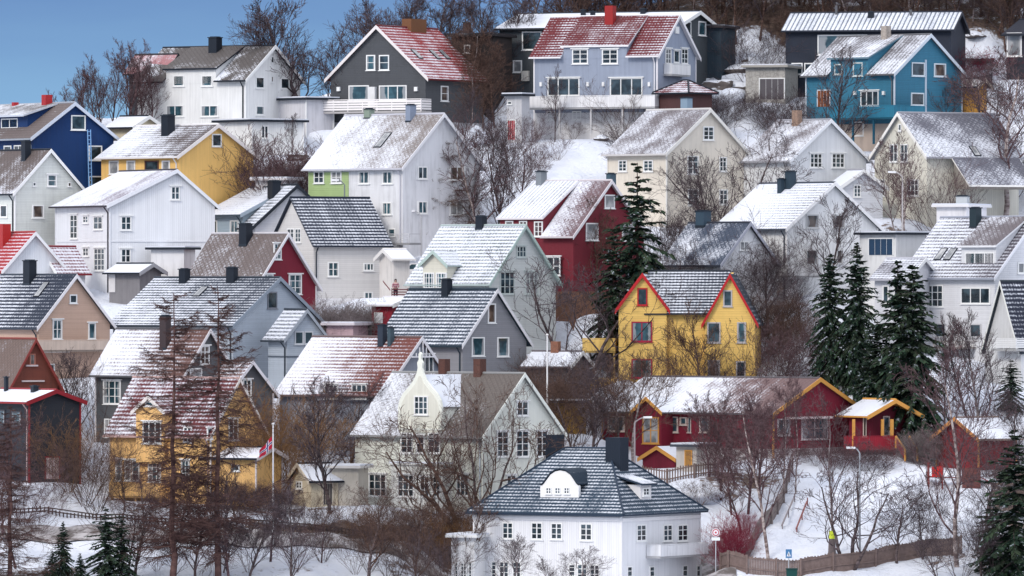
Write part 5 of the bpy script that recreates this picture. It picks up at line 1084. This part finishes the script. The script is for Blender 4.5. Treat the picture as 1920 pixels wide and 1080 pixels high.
# ---------------------------------------------------------------- rocks and snow banks
def rock(px, yb, wpx, hpx, label, group, seed, snowy=True):
    r = random.Random(seed); c = gpt(px, yb); m_ = Dof(yb)/F; mb = bmesh.new(); bmesh.ops.create_icosphere(mb, subdivisions=3, radius=1)
    for v in mb.verts:
        k = 1+.22*math.sin(v.co.x*3.1+seed)+.16*math.sin(v.co.y*4.3+seed*2)+.12*math.sin(v.co.z*5+seed)+r.uniform(-.05,.05)
        v.co = Vector((v.co.x*wpx*m_/2*k, v.co.y*wpx*m_/2.4*k, v.co.z*hpx*m_*k))
    me = bpy.data.meshes.new('rock'); mb.to_mesh(me); mb.free(); me.materials.append(ROCKM if snowy else SNOWM); me.polygons.foreach_set('use_smooth', [snowy is False]*len(me.polygons))
    o = bpy.data.objects.new('rock' if snowy else 'snow_heap', me); COL.objects.link(o); o.location = c+Z*hpx*m_*.3; tag(o, label, 'rock' if snowy else 'snow heap', group)
q = NT('snowy_rock', .85, .2); g = q.n('ShaderNodeNewGeometry'); sp = q.n('ShaderNodeSeparateXYZ'); q.t.links.new(g.outputs['Normal'], sp.inputs[0])
ta = q.n('ShaderNodeTexCoord').outputs['Object']; nn = q.noise(ta, 1.6, 5, .65); q.bump(nn, .8, .3)
ROCKM = q.col(q.mix(q.ramp(q.m('ADD', sp.outputs[2], q.m('MULTIPLY', q.m('SUBTRACT', nn, .5), 1.5)), .35, .6), q.mix(nn, (.05,.04,.04), (.22,.19,.18)), SNOW))
for k,(x,y,a_,b_) in enumerate([(1375,104,60,14),(1405,88,60,14),(1440,76,56,12),(1455,100,46,14),(1400,126,60,14),(1345,130,50,14),(1440,122,50,10),(1462,66,40,10),(1380,160,60,12)]): rock(x,y,a_,b_,'snow-capped rock outcrop on the slope between the dark wing and the navy house','snowy rock outcrop',k)
for k,(x,y,a_,b_) in enumerate([(1835,72,60,8),(1850,92,50,8),(1828,60,40,7)]): rock(x,y,a_,b_,'low snow-capped rock on the slope left of the black house at the top right','rocks at the top right',20+k)
rock(1358,172,74,24,'smooth white snow heap right of the maroon carport roof',None,31,False); rock(1310,935,90,16,'snow bank below the picket fence right of the hip roof',None,32,False)
rock(1128,262,34,6,'small rock at the right foot of the grey-blue house',None,33); rock(895,262,60,22,'rounded snow-covered mound below the red tiled roof',None,34,False); rock(1490,705,90,20,'snow bank right of the bright yellow house',None,35,False)
rock(560,300,34,8,'snowy boulder beside the flat-roofed white garage, left one',None,36); rock(582,306,26,7,'snowy boulder beside the flat-roofed white garage, right one',None,37)
# ---------------------------------------------------------------- fences
def fence(name, pts, h, label, mat, gap=.13, post_mat=None, bw=.11, plate=False):
    W_ = [gpt(*p) for p in pts]; c0 = W_[0].copy(); r = empty(name, c0, label, 'fence'); mb = MB(); posts = []; tot = 0
    for a_, b_ in zip(W_[:-1], W_[1:]):
        d = (b_-a_); d.z = 0; L_ = d.length; d.normalize(); n_ = Vector((-d.y, d.x, 0)); n = max(1, int(L_/gap))
        for k in range(n):
            q_ = a_+d*(L_*k/n); z = gz(q_.x, q_.y); hh = h*(1+.03*math.sin(k*2.7)); mb.box(Vector((q_.x,q_.y,z-.3))-c0, d*bw, n_*.03, Z*(hh+.3))
        m_ = max(1, int(L_/2.0))
        for k in range(m_+1):
            q_ = a_+d*(L_*k/m_); z = gz(q_.x, q_.y); posts.append((Vector((q_.x,q_.y,z-.3))-c0-n_*.14, d*.12, n_*.12, h+.4)); 
            if k < m_:
                q2 = a_+d*(L_*(k+1)/m_); z2 = gz(q2.x, q2.y)
                for f in (.25, .85): A0 = Vector((q_.x,q_.y,z+h*f))-c0-n_*.06; B0 = Vector((q2.x,q2.y,z2+h*f))-c0-n_*.06; mb.hexa([A0,A0+Z*.1,A0+Z*.1+n_*.05,A0+n_*.05],[B0,B0+Z*.1,B0+Z*.1+n_*.05,B0+n_*.05])
    mb.build('board_panel', mat, r)
    for (q_, a_, b_, hh) in posts[:90]: mb = MB(); mb.box(q_, a_, b_, Z*hh); mb.build('post', post_mat or mat, r)
WOOD = paint((.20,.145,.13), .85, .5); WOODG = paint((.24,.20,.19), .85, .5)
fence('board_fence', [(1352,1056),(1366,1068),(1400,1076),(1455,1080),(1500,1083),(1560,1073),(1640,1060),(1720,1046),(1800,1038)], 1.35, 'weathered grey-brown board fence along the bottom of the snowy yard', WOOD, .125, bw=.115)
fence('board_fence', [(1352,1056),(1375,1034),(1410,1012),(1445,985),(1468,948),(1478,905),(1484,885)], 1.3, 'curved weathered board fence climbing the left side of the snowy yard', WOODG, .125, bw=.12)
fence('picket_fence', [(1205,905),(1250,912),(1300,908),(1345,900)], 1.1, 'brown picket fence in front of the red hall entrance', WOOD, .22, bw=.1)
fence('rail_fence', [(0,968),(90,966),(180,972),(280,978),(360,984),(520,990),(640,1000),(780,1012),(880,1018)], .42, 'low dark fence along the road below the villas', paint((.07,.05,.045), .9, .4), .3, bw=.1)
fence('slat_fence', [(1800,150),(1858,152)], 1.2, 'dark horizontal-looking garden fence right of the turquoise house', paint((.03,.025,.035),.8), .16, bw=.14)
# ---------------------------------------------------------------- poles, lamps, signs
def pole_top(px, yb, yt): b = gpt(px, yb); return b, (540-yt)/F*b.y-b.z
def flagpole(px, yb, yt, label):
    b, h = pole_top(px, yb, yt); r = empty('flagpole', b, label, 'flagpole'); mb = MB(); mb.tube((0,0,-.4),(0,0,h),.085,.05,8); mb.build('pole', paint((.78,.77,.77)), r)
    mb = MB()
    for k in range(5): t0, t1 = math.pi*k/5, math.pi*(k+1)/5; mb.tube((0,0,h+.1-.1*math.cos(t0)),(0,0,h+.1-.1*math.cos(t1)),.11*math.sin(t0)+.005,.11*math.sin(t1)+.005,8)
    mb.build('finial', paint((.74,.72,.70)), r); return r, h
r, h = flagpole(512,1030,797,'white flagpole flying a small Norwegian flag in front of the orange annex')
# the flag: red, white-edged blue cross, hanging slack towards the lower left
uvs = []; nu, nv = 22, 16; mb = MB(); RF, WF, BF = (.50,.02,.05), (.75,.73,.76), (.03,.04,.18)
def fcell(i, j):
    u = (i+.5)/nu*22; v = (j+.5)/nv*16
    if 7 <= u < 9 or 7 <= v < 9: return 2
    if 6 <= u < 10 or 6 <= v < 10: return 1
    return 0
def fp(i, j): s_ = i/nu; t = j/nv; return Vector((-.09-1.0*s_, .12*math.sin(s_*7+t*2), h-.9-1.15*s_-.95*t*(1-.35*s_)+.05*math.sin(s_*9)))
for i in range(nu):
    for j in range(nv): mb.face([fp(i,j), fp(i+1,j), fp(i+1,j+1), fp(i,j+1)], fcell(i, j))
fo = mb.build('flag', [paint(RF,.9), paint(WF,.9), paint(BF,.9)], None); fo.location = r.location; tag(fo, 'slack Norwegian flag, red with a white-edged blue cross, hanging from its pole', 'flag')
flagpole(1026,842,630,'bare white flagpole beside the right gable of the ornate villa')
def lamp(px, yb, yt, label, arm=1.2, side=1, col=(.30,.32,.35)):
    b, h = pole_top(px, yb, yt); r = empty('street_lamp', b, label, 'street lamp'); mb = MB(); mb.tube((0,0,-.3),(0,0,h-.4),.09,.06,8); p = Vector((0,0,h-.4))
    for k in range(5): a = (k+1)/5; q_ = Vector((side*arm*a*.7, 0, h-.4+.4*math.sin(a*1.4))); mb.tube(p, q_, .055, .05, 6); p = q_
    mb.build('pole', paint(col), r)
    mb = MB(); e = Vector((side, 0, 0))
    mb.hexa([p+Vector((0,-.12,-.06)),p+Vector((0,.12,-.06)),p+Vector((0,.12,.1)),p+Vector((0,-.12,.1))],[p+e*.7+Vector((0,-.2,-.05)),p+e*.7+Vector((0,.2,-.05)),p+e*.7+Vector((0,.14,.12)),p+e*.7+Vector((0,-.14,.12))]); mb.build('lamp_head', paint((.72,.72,.74)), r)
lamp(1190,925,783,'street lamp with curved arm rising beside the right blue-black chimney',1.0,1,(.30,.26,.27)); lamp(1612,1052,840,'tall white-headed lamp post in the fenced snowy yard',.5,-1); lamp(1478,492,345,'street lamp in front of the white house with sweeping eaves',.8,-1,(.3,.28,.28))if 0 else None
lamp(790,470,396,'small street lamp beneath the dark larch with level branches',.8,-1,(.4,.4,.42)); lamp(1692,470,323,'thin street lamp in front of the cream house with the sweeping roof',.8,-1,(.45,.42,.42)); lamp(646,470,338,'street lamp in front of the pale green wall',.7,-1,(.2,.22,.22))
# blue sign
b, h = pole_top(1478, 1078, 1029); r = empty('blue_sign', b-Vector((0,1.0,0)), 'small blue road sign with a white triangle and walking figure by the board fence', 'sign'); mb = MB(); mb.tube((0,0,-.5),(0,0,h),.04,n=8); mb.build('pole', METAL, r)
mb = MB(); mb.box((-.24,-.06,h-.68), (.48,0,0), (0,.03,0), Z*.68); mb.build('sign_plate', paint((.05,.16,.32)), r)
mb = MB(); mb.prism([(-.16,-.065,h-.55),(.16,-.065,h-.55),(0,-.065,h-.16)], (0,-.008,0)); mb.build('sign_symbol', paint((.75,.77,.8)), r)
mb = MB(); mb.prism([(-.05,-.077,h-.5),(.06,-.077,h-.5),(.03,-.077,h-.38),(.02,-.077,h-.28),(-.02,-.077,h-.28),(-.03,-.077,h-.38)], (0,-.006,0)); mb.build('sign_figure', paint((.04,.05,.08)), r)
# round sign
b, h = pole_top(1342, 1066, 990); r = empty('round_sign', b, 'round white road sign with red border and red centre', 'sign'); mb = MB(); mb.tube((0,0,-.4),(0,0,h-.1),.04,n=8); mb.build('pole', METAL, r)
def disc(name, rad, y, col, hole=0): mb = MB(); mb.tube((0,y,h-.35),(0,y-.015,h-.35),rad,n=20); mb.build(name, paint(col), r)
disc('sign_plate',.32,-.05,(.74,.73,.74)); disc('sign_border',.27,-.07,(.45,.03,.06)); disc('sign_field',.2,-.09,(.74,.72,.74)); disc('sign_dot',.08,-.11,(.45,.03,.06))
mb = MB(); mb.box((-.33,-.07,h-.98), (.66,0,0), (0,.02,0), Z*.25); mb.build('sub_plate', paint((.72,.74,.75)), r)
# yellow band on the birch
b = gpt(1560,1046); mb = MB(); zz = (540-1010)/F*b.y-b.z
mb.tube(b+Vector((0,0,zz)), b+Vector((0,0,zz+.62)), .24, n=12); o = mb.build('yellow_band', paint((.62,.72,.05))); tag(o, 'bright yellow-green band wrapped round a birch trunk', 'band')
mb = MB(); mb.tube(b+Vector((0,0,-.3)), b+Vector((0,0,zz-.02)), .34,.27, n=12); o = mb.build('trunk_guard', paint((.16,.13,.13),.9,.5)); tag(o, 'dark grey guard round the foot of the banded birch', 'trunk guard')
# dustbin
b = gpt(1483,1083)-Vector((0,1.6,0)); r = empty('wheelie_bin', b+Z*.2, 'dark green wheeled bin in front of the board fence', 'bin'); mb = MB()
mb.hexa([(-.36,-.36,-.6),(.36,-.36,-.6),(.36,.36,-.6),(-.36,.36,-.6)],[(-.42,-.42,.55),(.42,-.42,.55),(.42,.42,.55),(-.42,.42,.55)]); mb.build('bin_body', paint((.005,.05,.045)), r); mb = MB(); mb.box((-.46,-.48,.55),(.92,0,0),(0,.95,0),Z*.09); mb.build('lid', paint((.004,.035,.032)), r)
# slide rails in the yard
for k,(x0,y0,x1,y1) in enumerate([(1490,945,1467,995),(1514,950,1494,994)]):
    a_, b_ = gpt(x0,y0), gpt(x1,y1); mb = MB(); d = (b_-a_); s_ = d.cross(Z).normalized(); mb.hexa([a_+Z*.3,a_+Z*.42,a_+Z*.42+s_*.1,a_+Z*.3+s_*.1],[b_+Z*.2,b_+Z*.32,b_+Z*.32+s_*.1,b_+Z*.2+s_*.1])
    for f in (0,.5,1): mb.tube(a_+d*f-Z*.3, a_+d*f+Z*.7*(1-.5*f), .05)
    o = mb.build('sledge_rail', paint((.25,.08,.07) if k else (.25,.22,.23))); tag(o, 'reddish wooden rail beside the sledging track, the right one' if k else 'grey wooden rail beside the sledging track, the left one', 'rail')
# playground tower
b = gpt(1775,914); r = empty('play_tower', b, 'red wooden play tower with platform and bright red panel in the snow', 'play tower'); MR = paint((.17,.03,.03)); k_ = .0436
for x in (-1.5,-.4,1.3,2.6):
    for y in (0,1.4): mb = MB(); mb.box((x,y,-.4),(.12,0,0),(0,.12,0),Z*(2.6 if x < 0 else 2.2)); mb.build('post', MR, r)
mb = MB(); mb.box((-1.5,0,1.0),(1.2,0,0),(0,1.5,0),Z*.1); mb.box((1.3,0,.9),(1.4,0,0),(0,1.5,0),Z*.1); mb.box((-.3,.4,.95),(1.6,0,0),(0,.6,0),Z*.08); mb.build('platform', MR, r)
mb = MB(); mb.box((-1.2,-.06,1.05),(.85,0,0),(0,.06,0),Z*.85); mb.build('red_panel', paint((.50,.02,.02)), r)
mb = MB(); mb.box((1.25,-.06,.1),(1.5,0,0),(0,.06,0),Z*1.7); mb.build('plank_wall', wallm((.15,.05,.045),'v'), r)
mb = MB(); mb.hexa([(2.7,.3,1.0),(2.7,1.0,1.0),(2.7,1.0,1.1),(2.7,.3,1.1)],[(4.8,.3,-.1),(4.8,1.0,-.1),(4.8,1.0,0),(4.8,.3,0)]); mb.build('slide', paint((.35,.05,.06)), r)
# ---------------------------------------------------------------- car, person, stairs beside the clapboard house
D_ = 672.5; b = Vector(((782-960)/F*D_, D_, (540-520)/F*D_)); PADZ = gz(b.x, b.y); b.z = max(b.z-.3, PADZ)
r = empty('parked_car', b, 'white estate car with dark windows parked behind the off-white clapboard house', 'car')
prof = [(-2.2,.35),(-2.25,.85),(-2.0,.95),(-1.85,1.0),(-1.45,1.5),(.4,1.52),(1.1,1.02),(2.05,.9),(2.2,.6),(2.2,.35)]
mb = MB(); mb.prism([(x,-.85,z) for x,z in prof], (0,1.7,0)); body = mb.build('body', paint((.72,.72,.74),.3), r)
mb = MB(); 
for y in (-.87,.85):
    mb.prism([(-1.72,y,1.04),(-1.4,y,1.42),(-.5,y,1.44),(-.5,y,1.02)], (0,.02,0)); mb.prism([(-.42,y,1.02),(-.42,y,1.44),(.34,y,1.44),(.95,y,1.02)], (0,.02,0))
mb.hexa([(-2.0,-.7,1.0),(-2.0,.7,1.0),(-1.5,.65,1.46),(-1.5,-.65,1.46)],[(-1.98,-.7,.98),(-1.98,.7,.98),(-1.44,.65,1.45),(-1.44,-.65,1.45)]); mb.build('window', glassm(1), body)
for x in (-1.35,1.35):
    for y in (-.82,.82): mb = MB(); mb.tube((x,y-.09,.33),(x,y+.09,.33),.33,n=16); wl = mb.build('wheel', paint((.02,.02,.02),.8), r); mb = MB(); mb.tube((x,y-.1,.33),(x,y+.1,.33),.19,n=12); mb.build('rim', METAL, wl)
for y in (-.8,.62): mb = MB(); mb.box((-2.28,y,.7),(.06,0,0),(0,.18,0),Z*.2); mb.build('tail_light', paint((.45,.01,.03)), r)
r.rotation_euler = (0,0,math.radians(172)); r.location.z += .0
# landing with rail where the person stands
D_ = 665.5; s1 = D_/F; L0 = Vector(((744-960)/F*D_, D_, (540-562)/F*D_))
r = empty('stair_landing', L0, 'small wooden landing with dark red rail at the right end of the clapboard house', 'stairs'); mb = MB(); mb.box((-1.3,-.9,-.15),(2.4,0,0),(0,2.0,0),Z*.15); mb.box((-1.2,-.8,-3),(.15,0,0),(0,.15,0),Z*2.9); mb.box((.9,-.8,-3),(.15,0,0),(0,.15,0),Z*2.9); mb.build('platform', WOODG, r)
mb = MB()
for k in range(4): mb.box((-.45,-.9,.18+.22*k),(1.4,0,0),(0,.05,0),Z*.09)
for x in (-.45,.9): mb.box((x,-.9,0),(.08,0,0),(0,.08,0),Z*1.0)
mb.build('railing', paint((.13,.03,.04)), r)
mb = MB(); mb.hexa([(-1.2,-.95,1.55),(-1.2,-.95,1.7),(-1.2,-.85,1.7),(-1.2,-.85,1.55)],[(-.55,-.95,.75),(-.55,-.95,.9),(-.55,-.85,.9),(-.55,-.85,.75)]); mb.build('handrail', paint((.22,.09,.09)), r)
def skin_figure(name, base, joints, edges, radii, mat, s_=1.):
    me = bpy.data.meshes.new(name); me.from_pydata([tuple(Vector(j)*s_) for j in joints], edges, []); me.update(); o = bpy.data.objects.new(name, me); COL.objects.link(o); o.location = base
    md = o.modifiers.new('skin', 'SKIN'); md.use_smooth_shade = True
    for v, rd in zip(me.skin_vertices[0].data, radii): v.radius = (rd*s_, rd*s_)
    me.skin_vertices[0].data[0].use_root = True
    sb = o.modifiers.new('sub', 'SUBSURF'); sb.levels = 1; sb.render_levels = 1
    dg = bpy.context.evaluated_depsgraph_get(); m2 = bpy.data.meshes.new_from_object(o.evaluated_get(dg)); o.modifiers.clear(); o.data = m2; m2.materials.clear(); m2.materials.append(mat); return o
J = [(0,0,.95),(0,0,1.15),(0,0,1.38),(0,-.01,1.5),(0,-.03,1.62),(0,-.03,1.73),(-.19,0,1.4),(-.26,-.05,1.15),(-.2,-.25,1.02),(-.16,-.33,1.02),(.19,0,1.4),(.27,-.06,1.15),(.2,-.27,1.05),(.16,-.34,1.05),(-.1,0,.9),(-.11,-.02,.5),(-.11,.02,.08),(-.11,-.13,.04),(.1,0,.9),(.11,.02,.5),(.11,.02,.08),(.11,-.13,.04)]
E = [(0,1),(1,2),(2,3),(3,4),(4,5),(2,6),(6,7),(7,8),(8,9),(2,10),(10,11),(11,12),(12,13),(0,14),(14,15),(15,16),(16,17),(0,18),(18,19),(19,20),(20,21)]
R_ = [.15,.14,.16,.06,.1,.08,.08,.06,.045,.04,.08,.06,.045,.04,.1,.075,.05,.045,.1,.075,.05,.045]
p_ = skin_figure('person', L0+Vector((-.1,-.2,0)), J, E, R_, paint((.55,.36,.30)), 1.0); tag(p_, 'person with dark hair and a dark red striped top standing behind the landing rail', 'person')
def coat():
    q = NT('striped_top', .9); ta = q.n('ShaderNodeTexCoord').outputs['Object']; sp = q.n('ShaderNodeSeparateXYZ'); q.t.links.new(ta, sp.inputs[0])
    return q.col(q.mix(q.ramp(q.m('FRACT', q.m('MULTIPLY', sp.outputs[2], 7.)), .35, .5), (.20,.02,.05), (.45,.30,.33)))
c_ = skin_figure('top', (0,0,0), [(0,0,.92),(0,0,1.15),(0,0,1.42),(-.19,0,1.4),(-.265,-.05,1.15),(-.2,-.24,1.02),(.19,0,1.4),(.275,-.06,1.15),(.2,-.26,1.05)], [(0,1),(1,2),(2,3),(3,4),(4,5),(2,6),(6,7),(7,8)], [.18,.165,.15,.095,.08,.06,.095,.08,.06], coat()); c_.parent = p_
t_ = skin_figure('trousers', (0,0,0), [(0,0,.97),(-.1,0,.88),(-.11,-.02,.5),(-.11,.02,.12),(.1,0,.88),(.11,.02,.5),(.11,.02,.12)], [(0,1),(1,2),(2,3),(0,4),(4,5),(5,6)], [.165,.12,.09,.07,.12,.09,.07], paint((.02,.02,.035),.9)); t_.parent = p_
h_ = skin_figure('hair', (0,0,0), [(0,.03,1.62),(0,.01,1.74),(0,-.04,1.79),(0,.07,1.5)], [(0,1),(1,2),(0,3)], [.12,.12,.07,.09], paint((.015,.01,.012),.8)); h_.parent = p_
f_ = MB()
for x in (-.035,.035): f_.box((x-.012,-.135,1.66),(.024,0,0),(0,.02,0),Z*.014)
f_.box((-.025,-.13,1.575),(.05,0,0),(0,.02,0),Z*.012); f_.box((-.012,-.15,1.60),(.024,0,0),(0,.04,0),Z*.045); f_.build('face', paint((.12,.04,.04)), p_)
# ---------------------------------------------------------------- small things seen near the houses
def lantern(px, yb, label):
    b = gpt(px, yb); r = empty('garden_lantern', b, label, 'lantern'); mb = MB(); mb.box((-.14,-.14,0),(.28,0,0),(0,.28,0),Z*.06); mb.box((-.12,-.12,.06),(.03,0,0),(0,.03,0),Z*.5); mb.box((.09,-.12,.06),(.03,0,0),(0,.03,0),Z*.5); mb.box((-.12,.09,.06),(.03,0,0),(0,.03,0),Z*.5); mb.box((.09,.09,.06),(.03,0,0),(0,.03,0),Z*.5)
    mb.solid([(-.18,-.18,.56),(.18,-.18,.56),(.18,.18,.56),(-.18,.18,.56),(0,0,.8)],[(0,1,2,3),(0,1,4),(1,2,4),(2,3,4),(3,0,4)]); mb.build('frame', paint((.10,.03,.035)), r); mb = MB(); mb.tube((0,0,.06),(0,0,.35),.06,n=10); mb.build('candle', paint((.7,.66,.6)), r)
lantern(726,585,'dark red garden lantern at the foot of the landing by the clapboard house')
